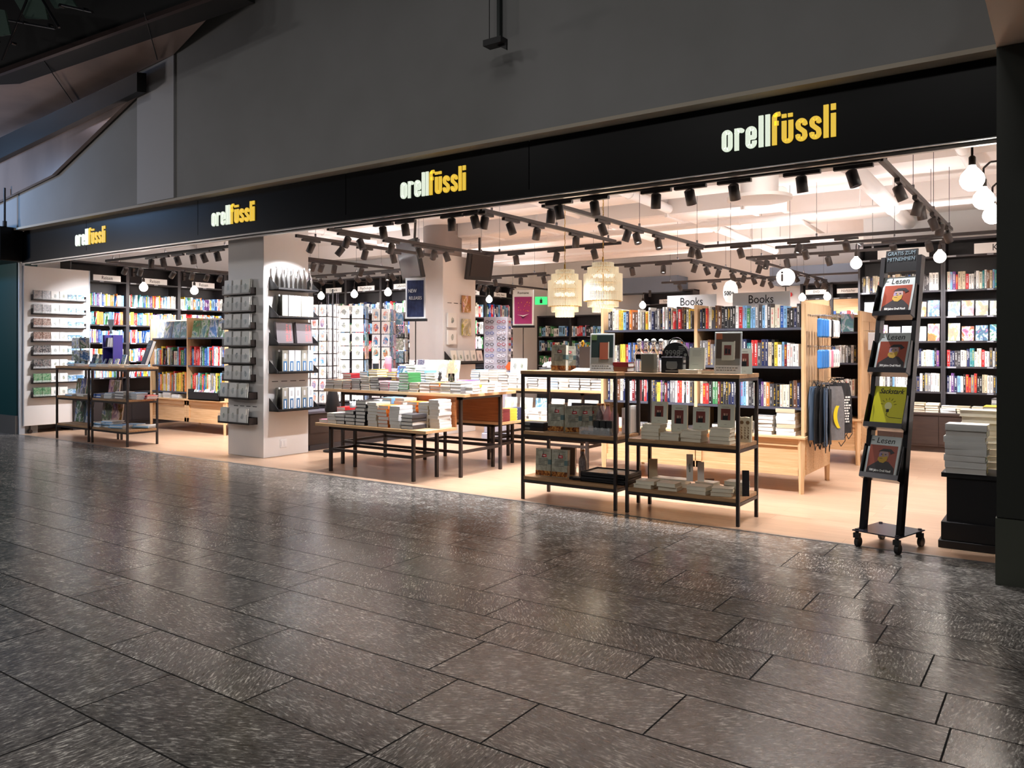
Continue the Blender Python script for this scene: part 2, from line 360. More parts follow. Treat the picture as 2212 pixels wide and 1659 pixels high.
def pipe(name, label, pts, r, mat=PIPE, collars=True, group='pipes under the shop ceiling'):
    t = thing(name, label, 'pipe', pts[0], 0, group)
    o = Vector(pts[0]); mb = MB(); mb.tube([Vector(p) - o for p in pts], r, 14); mb.build('tube', mat, t)
    if collars:
        for a, c in zip(pts, pts[1:]):
            d = Vector(c) - Vector(a); n = int(d.length / 1.6)
            for k in range(1, n + 1):
                p = Vector(a) + d * (k / (n + 1)) - o; u = d.normalized() * .02; cm = MB(); cm.cyl(p - u, p + u, r * 1.14, 14)
                cm.cyl(p, (p.x, p.y, 3.42 - o.z), .006, 5); cm.build('clamp', mat, t)
pipe('ceiling_pipe', 'thick white duct pipe running to the back above the right side', [(-1.75, 5.8, 3.15), (-1.75, 9.3, 3.05), (-1.9, 16.5, 3.0)], .09)
pipe('ceiling_pipe', 'slim white pipe by the right wall behind the big globe bulbs', [(-.85, 5.8, 3.2), (-.75, 11, 3.05)], .055)
pipe('ceiling_pipe', 'white pipe crossing the ceiling above the english bookcases', [(-7.5, 8.1, 3.2), (-.4, 8.3, 3.2)], .07)
pipe('ceiling_pipe', 'white pipe running backwards over the tall book table', [(-5.6, 5.8, 3.25), (-5.6, 12, 3.1)], .05)
pipe('ceiling_pipe', 'narrow white pipe in the middle of the left ceiling half', [(-9.7, 5.8, 3.2), (-9.7, 11.5, 3.1)], .05)
pipe('ceiling_pipe', 'white drain pipe crossing above the travel section', [(-13.2, 7.9, 3.2), (-7.6, 7.9, 3.2)], .06)
pipe('ceiling_pipe', 'long thin pipe crossing far behind the chandeliers', [(-9.8, 10.6, 3.02), (-.6, 10.6, 3.02)], .045)
pipe('ceiling_pipe', 'thin white conduit running backwards over the left front rack', [(-3.1, 5.8, 3.3), (-3.1, 13, 3.05)], .03)
pipe('ceiling_pipe', 'thin white conduit crossing just behind the fascia', [(-7.4, 7.0, 3.1), (-.5, 7.1, 3.1)], .03)
pipe('ceiling_pipe', 'medium white pipe running backwards between the chandeliers and the islands', [(-4.3, 5.8, 3.2), (-4.2, 14, 3.0)], .06)
pipe('ceiling_pipe', 'medium white pipe crossing above the rear oak island', [(-8.0, 9.7, 3.3), (-.5, 9.6, 3.3)], .06)
t = thing('ventilation_duct', 'wide rectangular white ventilation duct above the middle of the shop', 'duct', (-6.3, 9.9, 3.02))
MB().box(-3.2, 3.4, -.28, .28, 0, .3, bv=.02).build('duct_body', CEIL, t)
for k in range(7): MB().box(-3.0 + k, -2.96 + k, -.3, .3, -.02, .32).build('flange', PIPE, t)
t = thing('ventilation_duct', 'short round white ventilation drum hanging over the right aisle', 'duct', (-2.75, 8.6, 2.92))
MB().cyl((0, 0, 0), (0, 0, .5), .2, 28).build('drum', PIPE, t); MB().cyl((0, 0, -.015), (0, 0, .02), .34, 28).build('flange', PIPE, t)
for lab, y, x0, x1 in (('perforated white cable tray crossing in front over the tables', 6.6, -7.2, -.6), ('perforated white cable tray further back over the tills', 12.6, -9.5, -.8)):
    t = thing('cable_tray', lab, 'cable tray', (x0, y, 3.0)); L = x1 - x0
    tm = MB().box(0, L, -.06, .06, 0, .006).box(0, L, -.062, -.058, 0, .04).box(0, L, .058, .062, 0, .04)
    tm.build('tray', PIPE, t)
    for k in range(int(L / 1.2)): MB().cyl((.5 + k * 1.2, 0, 0), (.5 + k * 1.2, 0, .42), .004, 5).build('hanger_rod', PIPE, t)
    cb = MB(); cb.tube([(L * k / 24, .03 * math.sin(k * 1.3), .02 + .008 * math.sin(k)) for k in range(25)], .012, 5); cb.build('cable', M('pale_cable', S(200, 190, 184), .6), t)
t = thing('fluorescent_lamp', 'bright tube lamp between the ducts above the right aisle', 'lamp', (-2.3, 8.0, 3.12))
MB().box(-.5, .5, -.06, .06, .02, .08).build('housing', PIPE, t)
MB().cyl((-.48, 0, 0), (.48, 0, 0), .018, 10).build('tube', LENS, t)

# columns
t = thing('pillar', 'square white pillar at the shop front carrying card racks', 'pillar', (-8.16, 6.39, 0))
MB().box(-.34, .34, -.34, .34, 0, 3.42, bv=.004).build('shaft', WHITE, t)
MB().box(.338, .345, -.1, .0, .1, .2, bv=.002).box(.344, .35, -.085, -.055, .12, .18).box(.344, .35, -.045, -.015, .12, .18).build('socket', SIGNW, t)
t = thing('pillar', 'white pillar further back behind the new releases poster', 'pillar', (-8.05, 9.62, 0))
MB().box(-.34, .34, -.4, .4, 0, 2.72, bv=.004).build('shaft', WHITE, t)
MB().cyl((0, 0, 2.72), (0, 0, 3.42), .3, 24).build('core', M('raw_concrete', S(150, 138, 134), .8), t)
# small slots of the back rails
def slots(x, y0, y1, z, face, parent=None):
    mb = MB(); n = 4
    for k in range(n):
        a = y0 + (y1 - y0) * (k + .15) / n; c = y0 + (y1 - y0) * (k + .8) / n
        if face == 'x': mb.box(x, x + .002, a, c, z, z + .008)
        else: mb.box(a, c, x - .002, x, z, z + .008)
    return mb

# ------------------------------------------------------------------ upper left: escalator cladding
CLAD = noisy('brushed_bronze_cladding', S(176, 152, 140), S(140, 122, 114), 1.2, (1, 1, .3), .3, metal=.45)
DARK = M('dark_void', S(12, 12, 13), .6)
def PXY(u, v, y):                       # where a sight line meets the vertical plane at distance y (real wall planes)
    A = math.radians(34.96); s_, c_ = math.sin(A), math.cos(A); a = (u - 1106) / 1722; bz = (753 - v) / 1722
    d = Vector((-s_ + a * c_, c_ + a * s_, bz)); k = y / d.y
    return Vector((d.x * k, y, CAM_H + d.z * k))
t = thing('escalator', 'escalator underside clad in bronze metal climbing across the upper left corner', 'escalator', (-11, 4.8, 4.5))
o = Vector(t.location)
def loc(ps): return [p - o for p in ps]
A1, A2, A3, A4 = PXY(375, 118, 5.46), PXY(-60, 328, 5.46), PXY(-60, 186, 4.4), PXY(500, -14, 4.9)
n_ = (A2 - A1).cross(A3 - A1); c_0 = Vector((0, 0, CAM_H)); r_ = A4 - c_0; A4 = c_0 + r_ * ((A1 - c_0).dot(n_) / r_.dot(n_))
MB().slab(loc([A1, A2, A3, A4]), (0, 0, .06)).build('cladding', CLAD, t)
A5 = PXY(700, -60, 4.9)
B1, B2, B3, B4 = PXY(296, 156, 5.3), PXY(-60, 326, 5.3), PXY(-60, 372, 5.3), PXY(296, 198, 5.3)
MB().slab(loc([B1, B2, B3, B4]), (0, .12, .02)).build('edge_beam', DARK, t)
C1, C2, C3, C4 = PXY(296, 200, 5.42), PXY(-60, 368, 5.42), PXY(-60, 462, 5.42), PXY(112, 378, 5.42)
MB().slab(loc([C1, C2, C3, C4]), (0, .05, 0)).build('lower_cladding', CLAD, t)
jm = MB()
for ua, va, ub, vb in ((93, 129, 157, 221), (312, 27, 340, 129)):
    p = PXY(ua, va, 4.55) ; q = PXY(ub, vb, 5.4)
    jm.cyl(p - o, q - o, .006, 5)
jm.build('seam', DARK, t)
D = [PXY(-60, 186, 4.4), PXY(500, -14, 4.9), PXY(500, -260, 4.9), PXY(-60, -160, 4.4)]
MB().slab(loc([p + Vector((0, -.02, 0)) for p in D]), (0, .3, 0)).build('balustrade', DARK, t)
E1 = [PXY(-60, 176, 4.35), PXY(500, -24, 4.85), PXY(500, -14, 4.85), PXY(-60, 187, 4.35)]
MB().slab(loc(E1), (0, -.05, 0)).build('edge_strip', M('bronze_edge', S(70, 56, 54), .4, .6), t)
GP = M('dim_green_glass', S(74, 92, 84), .15, spec=.6)
for (u0, v0, u1, v1, u2, v2, u3, v3) in ((25, -10, 92, -10, 103, 42, 55, 40), (0, 20, 10, 22, 22, 74, 0, 78), (100, -10, 150, -10, 165, 14, 118, 18)):
    MB().slab(loc([PXY(u0, v0, 4.2), PXY(u1, v1, 4.2), PXY(u2, v2, 4.2), PXY(u3, v3, 4.2)]), (0, .02, 0)).build('glass_panel', GP, t)
bm_ = MB()
for u, v in ((60, 51), (114, 57), (35, 96), (0, 92), (138, 15), (190, 23)):
    p = PXY(u, v, 4.2) - o; bm_.cyl(p, p + Vector((0, -.05, 0)), .018, 8)
for a, c in (((58, 0), (5, 130)), ((92, 0), (128, 60)), ((20, 44), (120, 62)), ((130, 10), (200, 26))):
    bm_.cyl(PXY(*a, 4.17) - o, PXY(*c, 4.17) - o, .014, 6)
bm_.build('bracket', M('gunmetal', S(52, 52, 56), .35, .8), t)
# wall strip beside it: the light on it is put into a paler colour
struct(MB().slab([PXY(296, 162, 5.48), PXY(375, 118, 5.48), (PXY(375, 118, 5.48).x, 5.48, 3.1), (PXY(296, 162, 5.48).x, 5.48, 3.1)], (0, .02, 0)).build('wall_lit_strip', M('lit_plaster_tone', S(176, 176, 180), .7)))
# suspended bracket high on the wall
t = thing('hanging_bracket', 'small black bracket hanging from a wire against the grey wall', 'bracket', tuple(PXY(1072, 92, 5.3)))
MB().box(-.1, .08, -.05, .05, -.025, .025).build('bar', BLACK, t)
MB().slab([(.0, 0, -.02), (.1, 0, -.02), (.1, 0, -.08)], (0, .02, 0)).build('gusset', BLACK, t)
MB().cyl((-.07, 0, .02), (-.07, 0, 2.0), .004, 5).build('wire', BLACK, t)
t = thing('wall_vent', 'dark edge of a smoked panel leaning on the grey wall above the bracket', 'panel', tuple(PXY(1073, 60, 5.45)))
MB().box(0, .03, 0, .04, -.1, 2.0).build('frame_edge', M('dark_green_steel', S(30, 38, 36), .4), t)
# ================================================================== SHOP SIGNS
def arc(cx, cy, r, a0, a1, n=8):
    return [(cx + r * math.cos(math.radians(a0 + (a1 - a0) * k / n)), cy + r * math.sin(math.radians(a0 + (a1 - a0) * k / n))) for k in range(n + 1)]
TOP = lambda a0=180, a1=0: arc(.24, .76, .14, a0, a1)
BOT = lambda a0=180, a1=360: arc(.24, .24, .14, a0, a1)
GL = {
 'o': ([TOP() + BOT(0, -180) + [(.1, .76)]], .53), 'r': ([[(.1, 0), (.1, 1.0)], TOP(180, 30)], .45),
 'e': ([[(.1, .5), (.38, .5)] + TOP(0, 180) + BOT(180, 360) + [(.38, .34)]], .53), 'l': ([[(.1, 0), (.1, 1.4)]], .245),
 'f': ([[(.1, 0)] + arc(.24, 1.2, .14, 180, 80) + [(.34, 1.34)], [(.1, .95), (.27, .95)]], .36),
 'u': ([[(.1, 1.0)] + BOT() + [(.38, 1.0)], [(.1, 1.14), (.1, 1.3)], [(.36, 1.14), (.36, 1.3)]], .53),
 's': ([[(.38, .70)] + TOP(0, 180) + [(.12, .62), (.36, .40)] + BOT(360, 180) + [(.1, .31)]], .52), 'i': ([[(.1, 0), (.1, 1.0)], [(.1, 1.14), (.1, 1.4)]], .2)}
def logo_mesh(word, x0, w=.195, sx=1.04, k=.158):
    mb = MB(); x = x0
    for ch in word:
        paths, adv = GL[ch]
        for p in paths:
            for i, (a, c) in enumerate(zip(p, p[1:])):
                dx, dy = c[0] - a[0], c[1] - a[1]; L = math.hypot(dx, dy)
                if L < 1e-6: continue
                nx, ny = -dy / L * w / 2, dx / L * w / 2
                q = [(a[0] + nx, a[1] + ny), (c[0] + nx, c[1] + ny), (c[0] - nx, c[1] - ny), (a[0] - nx, a[1] - ny)]
                mb.prism([((x + u) * sx * k, v * k) for u, v in q], -.012 - .0002 * (i % 3), 0)
                if 0 < i:                                     # joint disc
                    mb.prism([((x + a[0] + w / 2 * math.cos(t * math.pi / 5)) * sx * k, (a[1] + w / 2 * math.sin(t * math.pi / 5)) * k) for t in range(10)], -.0125 - .0002 * (i % 3), 0)
        x += adv + .04
    return mb, x
LW = M('lit_letters_white', (1, 1, 1), .4, emit=S(225, 240, 215), es=.72)
LY = M('lit_letters_yellow', (.8, .6, .1), .4, emit=S(226, 186, 60), es=.8)
for x, wh in ((-11.30, 'leftmost of the four shop signs, above the travel section'), (-8.17, 'second shop sign from the left, beside the white pillar'), (-5.20, 'third shop sign from the left, above the book tables'), (-2.06, 'largest looking shop sign, rightmost of the four')):
    t = thing('shop_sign', 'white and yellow glowing letters, ' + wh, 'sign', (x, 5.6, 2.715), 0, 'illuminated shop signs on the black fascia')
    a, x1 = logo_mesh('orell', 0); a.build('white_letters', LW, t)
    a, x2 = logo_mesh('fussli', x1); a.build('yellow_letters', LY, t)

# ================================================================== TRACK LIGHTS
TZ = 2.60
HEAD = {}
def head_meshes():
    b_ = MB(); b_.lathe((0, 0, 0), [(.001, .06), (.026, .06), (.04, .05), (.04, -.062), (.034, -.062), (.034, -.03), (.001, -.03)][::-1], 18)
    HEAD['b'] = b_.mesh('head', [TRK])
    HEAD['l'] = MB().cyl((0, 0, -.036), (0, 0, -.032), .032, 18).mesh('lens', [LENS])
    j = MB().box(-.13, .13, -.019, .019, -.026, 0).cyl((0, 0, -.06), (0, 0, -.026), .01, 8); HEAD['a'] = j.mesh('adapter', [TRK])
head_meshes()
SPOTW = 104
LD = bpy.data.lights.new('spot', 'SPOT'); LD.energy = SPOTW; LD.spot_size = math.radians(92); LD.spot_blend = .7; LD.shadow_soft_size = .02; LD.color = (.98, .97, 1.0)
def spot(x, y, aim, label, alongx=True, power=None):
    t = thing('track_spotlight', label, 'spotlight', (x, y, TZ - .022), 0, 'track spotlights under the shop ceiling')
    link('adapter', HEAD['a'], t, (0, 0, 0), (0, 0, 0 if alongx else math.radians(90)))
    c = Vector((0, 0, -.09))
    d = (Vector(aim) - (Vector(t.location) + c)).normalized()
    q = (-d).to_track_quat('Z', 'Y').to_euler()
    h = link('head', HEAD['b'], t, c, q); l_ = link('lens', HEAD['l'], h)
    lo = bpy.data.objects.new('spot', LD); COL.objects.link(lo); lo.parent = h; lo.location = (0, 0, -.05)
    return t
ctr = [0]
def track(label, p0, p1, heads, gl='lighting tracks under the shop ceiling'):
    """heads: (fraction along the track, aim x, y, z)"""
    t = thing('lighting_track', label, 'lighting track', (p0[0], p0[1], TZ), 0, gl)
    d = Vector((p1[0] - p0[0], p1[1] - p0[1], 0)); ax = abs(d.x) > abs(d.y)
    mb = MB()
    if ax: mb.box(min(0, d.x), max(0, d.x), -.018, .018, -.018, .018)
    else: mb.box(-.018, .018, min(0, d.y), max(0, d.y), -.018, .018)
    mb.build('rail', TRK, t)
    n = max(2, int(d.length / 1.3) + 1)
    for k in range(n):
        p = d * ((k + .15) / (n - .7)); MB().cyl((p.x, p.y, .018), (p.x, p.y, .82), .0025, 4).cyl((p.x, p.y, .018), (p.x, p.y, .055), .012, 6).build('hanger_wire', STEEL, t)
    up = area('uplight', (d.x / 2, d.y / 2, .022), (math.radians(180), 0, 0), d.length * .96 if ax else .03, (5 if p0[1] > 9 else 6 if p0[0] < -8 else 1.6) * d.length, (.99, .975, 1), .03 if ax else d.length * .96); up.parent = t
    return t, d, ax
def run(label, short, p0, p1, heads):
    t, d, ax = track(label, p0, p1, heads)
    for i, (f, ax_, ay_, az_) in enumerate(heads):
        x = p0[0] + d.x * f; y = p0[1] + d.y * f
        end = 'from left' if abs(d.x) > abs(d.y) else 'from front'
        spot(x, y, (x + ax_ * .8, y + ay_ * .8, az_ - .3), f'black spotlight, {nth(i)} {end}, on {short}', ax)
def frac(p0, p1, us, v_is=None):
    """fractions of a track (at the height of the track) that stand under the given bearing angles (pixel columns of the photograph)"""
    A = math.radians(34.96); s_, c_ = math.sin(A), math.cos(A); out = []
    for u in us:
        a = (u - 1106) / 1722; dx, dy = -s_ + a * c_, c_ + a * s_
        if abs(p1[0] - p0[0]) > abs(p1[1] - p0[1]): out.append(max(.02, min(.98, (dx * p0[1] / dy - p0[0]) / (p1[0] - p0[0]))))
        else: out.append(max(.02, min(.98, (dy * p0[0] / dx - p0[1]) / (p1[1] - p0[1]))))
    return out
def R(label, short, p0, p1, us, aims):
    fs = frac(p0, p1, us)
    run(label, short, p0, p1, [(f, *aims[i % len(aims)]) for i, f in enumerate(fs)])
DOWN = (0, 0, 0); 
R('long black track right behind the fascia over the front racks', 'the long front track', (-3.84, 5.92), (-1.06, 5.92), (1208, 1285, 1417, 1491, 1586, 1732, 1843), [(.3, .6, 0), (0, .9, .3), (-.5, .8, 0), (.1, 1.3, .4), (0, 1.3, .5), (.2, .7, 0), (.8, .1, .6)])
R('black track running back from the front over the left english bookcase', 'the track above the left english bookcase', (-3.82, 6.0), (-3.82, 9.75), (1190, 1302, 1354, 1376, 1422, 1494, 1508), [(-.5, .2, 0), (.7, .6, .6), (-.9, -.2, .6), (1.0, -.5, .5), (.8, -.6, .6), (-.8, .2, .5), (.6, .3, .8)])
R('black cross track over the aisle behind the english bookcases', 'the cross track behind the english bookcases', (-3.82, 9.75), (-1.06, 9.75), (1600, 1725, 1828), [(.5, .9, .7), (-.4, -.9, 1.0), (.1, 1.6, 1.2)])
R('black track running back on the right towards the crime shelves', 'the right aisle track', (-1.06, 5.92), (-1.06, 9.9), (1944, 1981, 1990, 2017, 2030, 2047), [(.9, .4, .8), (-.9, .3, .2), (.4, 1.2, 0), (.9, .2, 1.0), (-.6, .6, 0), (.6, 1.4, 1.2)])
R('black cross track in front of the crime shelves', 'the track before the crime shelves', (-3.1, 10.35), (-.3, 10.35), (1740, 1930, 2007), [(.2, 1.4, 1.2), (.1, 1.3, 1.5), (.2, 1.3, 1.5)])
R('black track above the fascia side of the tall book table', 'the track over the front of the tables', (-6.45, 5.92), (-4.52, 5.92), (828, 876, 976, 1030), [(.1, .5, .5), (0, .6, .6), (-.2, .5, .5), (.2, .8, .8)])
R('black track running back between tables and chandeliers', 'the track left of the chandeliers', (-4.52, 5.95), (-4.52, 8.65), (1046, 1104, 1159, 1244), [(-.7, .2, .8), (.8, .5, .6), (-.9, .6, .8), (-.4, .4, .8)])
R('black track running back over the left end of the tables', 'the track over the left table ends', (-6.6, 5.95), (-6.6, 8.9), (749, 780, 845, 907, 937, 965), [(-1.2, .1, 1.4), (.9, .4, .8), (-1.4, .5, 1.0), (.8, .4, .8), (-1.2, .7, 1.6), (.6, .6, .8)])
R('black cross track behind the chandeliers', 'the cross track behind the chandeliers', (-6.6, 8.8), (-4.52, 8.8), (1115, 1202, 1284), [(.1, .5, .8), (-.2, -.5, .8), (.2, .9, 1.0)])
R('black cross track deep in the shop above the back tables', 'the deep cross track left of the information globe', (-6.4, 11.1), (-4.55, 11.1), (1278, 1366, 1433), [(.1, -.8, .8), (0, .9, 1.2), (.3, -.9, .6)])
R('black track receding deep in the shop left of the information globe', 'the deep receding track left of the information globe', (-4.55, 11.1), (-4.55, 15.2), (1500, 1527, 1551, 1583, 1606, 1629, 1648, 1665), [(-.9, .2, .9), (.9, .3, .9), (-.9, .6, 1.2), (.6, 1, 1.2)])
R('black deep cross track left of the chandeliers', 'the cross track behind the back pillar', (-9.4, 11.6), (-7.4, 11.6), (1070, 1125, 1180), [(.2, .5, 1.3), (.4, -.6, .6), (0, .9, 1.0)])
R('black track receding along the economics shelves', 'the track beside the economics shelves', (-9.42, 12.1), (-9.42, 14.9), (1035, 1048, 1075, 1106), [(-1.0, .2, 1.6), (-1.0, .3, 1.4), (-1.0, .1, 1.4), (-.9, .5, 1.5)])
R('black track behind the fascia over the travel racks', 'the front track over the travel racks', (-11.72, 6.25), (-8.65, 6.25), (327, 353, 384, 417, 441, 470), [(-.3, .1, .4), (.2, .4, .8), (0, 1.0, .8), (-.5, .9, .8), (.2, 1.0, 1.0), (.2, .6, .8)])
R('black track running back along the travel shelves', 'the track along the travel shelves', (-11.8, 6.3), (-11.8, 10.6), (270, 303, 373, 415, 447, 475), [(-1.3, .1, 1.8), (-1.3, .2, 1.5), (-1.3, -.1, 1.8), (-1.3, .3, 1.4), (-1.3, .1, 1.4), (-1.3, .4, 1.8)])
R('black track running back right behind the white pillar', 'the track right of the white pillar', (-7.3, 6.1), (-7.3, 8.6), (672, 735, 788, 850), [(-.6, .0, 2.1), (-.9, -.9, 1.5), (-1.2, .3, .9), (.3, .2, 1.6)])
R('black track over the greeting card spinners', 'the track over the card spinners', (-9.0, 7.2), (-9.0, 9.5), (676, 694, 722, 780), [(-1.0, .2, 1.6), (-1.2, .3, 1.4), (-.9, .4, 1.2), (-1.1, .3, 1.4)])
R('black cross track before the psychology shelves', 'the track before the psychology shelves', (-11.4, 9.7), (-8.7, 9.7), (694, 735, 772, 797, 837, 848), [(-.1, 1.7, 1.8), (.1, 1.7, 1.6), (0, 1.7, 1.8), (.2, 1.7, 1.4), (.5, -.6, 1.2), (.3, 1.5, 1.5)])
R('short black cross track deep beside the information globe', 'the short cross track by the information globe', (-3.8, 11.3), (-1.9, 11.3), (1655, 1700, 1790), [(-.3, -.9, .8), (.2, .7, 1.2), (.3, .8, 1.4)])
R('black track receding deep right of the information globe', 'the deep receding track right of the information globe', (-3.8, 11.35), (-3.8, 15.9), (1640, 1720, 1743, 1765, 1779, 1815), [(-.9, .2, .8), (.8, .7, 1.2), (-.8, .4, 1.2), (.6, 1.0, 1.4)])
R('black cross track far back before the film shelves', 'the far track before the film shelves', (-6.6, 14.6), (-2.6, 14.6), (1469, 1543, 1596, 1690), [(.1, 1.8, 1.6), (0, 1.9, 1.4), (.1, 1.8, 1.5), (0, 1.8, 1.6)])

# ================================================================== GLOBE LAMPS
GM = {}
def globe_mesh(r):
    if r in GM: return GM[r]
    g = MB(); g.lathe((0, 0, 0), [(1e-5, -r), (r * .4, -r * .917), (r * .75, -r * .66), (r * .97, -r * .25), (r, .05 * r), (r * .9, r * .45), (r * .62, r * .82), (r * .36, r * 1.1), (r * .3, r * 1.28)], 22)
    k = MB(); k.lathe((0, 0, 0), [(.019, r * 1.2), (.021, r * 1.25), (.021, r * 1.25 + .055), (.012, r * 1.25 + .065)], 14)
    GM[r] = (g.mesh('bulb', [BULB]), k.mesh('socket', [STEEL])); return GM[r]
def globe(loc_, back, label, r=.07, light=6):
    t = thing('globe_lamp', label, 'lamp', loc_, 0, 'bare globe bulbs on arms')
    g, k = globe_mesh(r); link('bulb', g, t); link('socket', k, t)
    b_ = Vector(back); zt = r * 1.25 + .06
    pts = [Vector((0, 0, zt)), Vector((0, 0, zt + .08)), b_ * .12 + Vector((0, 0, zt + .12)), b_ + Vector((0, 0, zt + .12))]
    MB().tube(pts, .008, 7).build('arm', STEEL, t)
    p = pts[-1]; MB().box(p.x - .02, p.x + .02, p.y - .02, p.y + .02, p.z - .07, p.z + .07).build('wall_bracket', STEEL, t)
    if light:
        d = bpy.data.lights.new('glow', 'POINT'); d.energy = light; d.color = (1, .9, .78); d.shadow_soft_size = r
        o = bpy.data.objects.new('glow', d); COL.objects.link(o); o.parent = t; o.location = (0, 0, -r - .05)
for i, y in enumerate((7.45, 8.4, 9.35)): globe((-12.78, y, 2.33), (-.32, 0, 0), f'white globe bulb on the travel shelves, {nth(i)} from the front', .07, 4)
for i, (x, wh) in enumerate(((-12.4, 'left of the psychology sign'), (-11.45, 'between the psychology and self-help signs'), (-10.9 + .35, 'right of the self-help sign'))): globe((x, 11.0, 2.36), (0, .35, 0), 'white globe bulb ' + wh, .07, 4)
globe((-10.1, 13.6, 2.34), (-.3, 0, 0), 'white globe bulb on the economics shelves behind the back pillar', .07, 4)
globe((-2.26, 11.0, 2.4), (0, .33, 0), 'white globe bulb at the left edge of the crime shelves', .072, 5)
globe((-1.30, 11.0, 2.42), (0, .33, 0), 'white globe bulb in the middle of the crime shelves', .072, 5)
globe((-4.3, 16.1, 2.3), (0, .35, 0), 'white globe bulb left of the film sign', .07, 3)
globe((-3.83, 16.1, 2.3), (0, .35, 0), 'white globe bulb right of the film sign', .07, 3)
globe((-7.3, 15.2, 2.2), (0, .35, 0), 'white globe bulb far back left of the english bookcases', .07, 3)
for i, y in enumerate((5.98, 6.82, 7.66)):
    globe((-.52, y, 2.40), (.36, 0, 0), f'big white globe bulb on the right wall, {nth(i)} from the street', .074, 5)

# ================================================================== CHANDELIERS
ROD = M('glass_rod', S(238, 228, 206), .12, spec=.8, alpha=.7, emit=(1.0, .86, .62), es=.3)
CORE = M('warm_core', (1, .9, .7), .5, emit=(1.0, .88, .66), es=2.6)
def chandelier(x, y, z, R_, label):
    t = thing('chandelier', label, 'chandelier', (x, y, z), 0, 'tiered glass rod chandeliers'); t.scale = (1, 1, .78)
    tiers = [(.22, .10, .22), (.62, .09, .26), (.84, .02, .20), (1.0, -.14, .2), (1.0, -.30, .16), (.86, -.42, .2), (.7, -.52, .16)]
    tiers = [(.55, .15, .1), (.8, .06, .12), (1.0, -.06, .14), (1.0, -.20, .14), (1.0, -.33, .13), (.8, -.42, .13), (.55, -.5, .12)]
    for i, (f, z0, h) in enumerate(tiers):
        mb = MB(); r = R_ * f; n = max(16, int(2 * math.pi * r / .019))
        for k in range(n):
            a = 2 * math.pi * k / n; mb.cyl((r * math.cos(a), r * math.sin(a), z0 + .002 * (k % 2)), (r * math.cos(a), r * math.sin(a), z0 + h), .0066, 5)
        mb.build('rod_tier', ROD, t)
    br_ = MB()
    for f, z0 in ((.8, .17), (1.0, -.2), (1.0, -.06), (1.0, -.33), (.55, .235)):
        r = R_ * f - .009; n = 36; vs = []
        br_.lathe((0, 0, z0), [(r - .012, -.007), (r, -.007), (r, .007), (r - .012, .007)], n)
    for k in range(6):
        a = k * math.pi / 3; br_.cyl((0, 0, .2), (R_ * .95 * math.cos(a), R_ * .95 * math.sin(a), -.03), .005, 6)
    br_.cyl((0, 0, -.3), (0, 0, .34), .01, 8); br_.build('brass_frame', BRASS, t)
    cr = MB()
    for k in range(8):
        a = 2 * math.pi * k / 8
        for z0 in (-.36, -.14, .06): cr.sphere((R_ * .5 * math.cos(a), R_ * .5 * math.sin(a), z0), .028, 10)
    cr.build('candle_bulb', CORE, t)
    ch = MB(); z0 = .34
    while z0 < (3.42 - z) / .78 - .03: ch.cyl((0, 0, z0), (.006 * math.sin(z0 * 40), 0, z0 + .035), .0045, 5); z0 += .035
    ch.lathe((0, 0, (3.42 - z) / .78 - .02), [(.012, -.05), (.05, 0), (.055, .02)], 14)
    ch.build('chain', BRASS, t)
    d = bpy.data.lights.new('glow', 'POINT'); d.energy = 6; d.color = (1, .86, .66); d.shadow_soft_size = .12
    o = bpy.data.objects.new('glow', d); COL.objects.link(o); o.parent = t; o.location = (0, 0, -.56)
chandelier(-5.13, 8.48, 2.08, .205, 'tiered glass and brass chandelier, the left one of the pair')
chandelier(-4.53, 8.36, 2.12, .225, 'tiered glass and brass chandelier, the right one of the pair')

# ================================================================== SCREENS, POSTERS, HANGING SIGNS
t = thing('wall_screen', 'black flat screen tilted down on the front of the back pillar', 'screen', (-8.08, 8.9, 2.62), math.radians(-24))
mb = MB(); mb.M = Matrix.Rotation(math.radians(12), 4, 'X'); mb.box(-.36, .36, -.03, .03, -.28, .3, bv=.006); mb.build('casing', BLACK, t)
mb = MB(); mb.M = Matrix.Rotation(math.radians(12), 4, 'X'); mb.box(-.33, .33, -.034, -.03, -.25, .27); mb.build('display', SCREEN, t)
MB().cyl((0, .06, .1), (0, .1, .9), .02, 8).box(-.1, .1, .03, .09, -.1, .12).build('mount', STEEL, t)
t = thing('wall_screen', 'black screen seen from behind on the right side of the back pillar', 'screen', (-7.5, 9.85, 2.6), math.radians(72))
mb = MB(); mb.M = Matrix.Rotation(math.radians(12), 4, 'X'); mb.box(-.24, .24, -.03, .03, -.24, .22, bv=.006); mb.build('casing', BLACK, t)
mb = MB(); mb.M = Matrix.Rotation(math.radians(12), 4, 'X'); mb.box(-.1, .1, .03, .07, -.1, .14).box(-.18, .18, -.04, -.03, -.18, .16); mb.build('back_housing', STEEL, t)
MB().cyl((0, 0, .15), (0, 0, .92), .02, 8).build('mount', STEEL, t)
NAVY = noisy('navy_marble_print', S(34, 40, 66), S(58, 66, 98), 6, rough=.3, coords='Generated')
MAG = M('magenta_print', S(150, 52, 104), .35)
def poster_stand(loc_, w, h, z0, face, label, rz=0):
    t = thing('poster_stand', label, 'poster stand', loc_, rz)
    MB().cyl((0, 0, 0), (0, 0, z0), .007, 8).box(-.09, .09, -.06, .06, 0, .008).build('pole', STEEL, t)
    MB().box(-w / 2 - .015, w / 2 + .015, -.018, .018, z0 - .03, z0).build('clamp_bar', BLACK, t)
    MB().box(-w / 2, w / 2, -.004, .004, z0, z0 + h).build('acrylic_sheet', SIGNW, t)
    MB().box(-w / 2 + .02, w / 2 - .02, -.007, -.004, z0 + .02, z0 + h - (.03 if face is NAVY else .09)).build('poster', face, t)
    return t
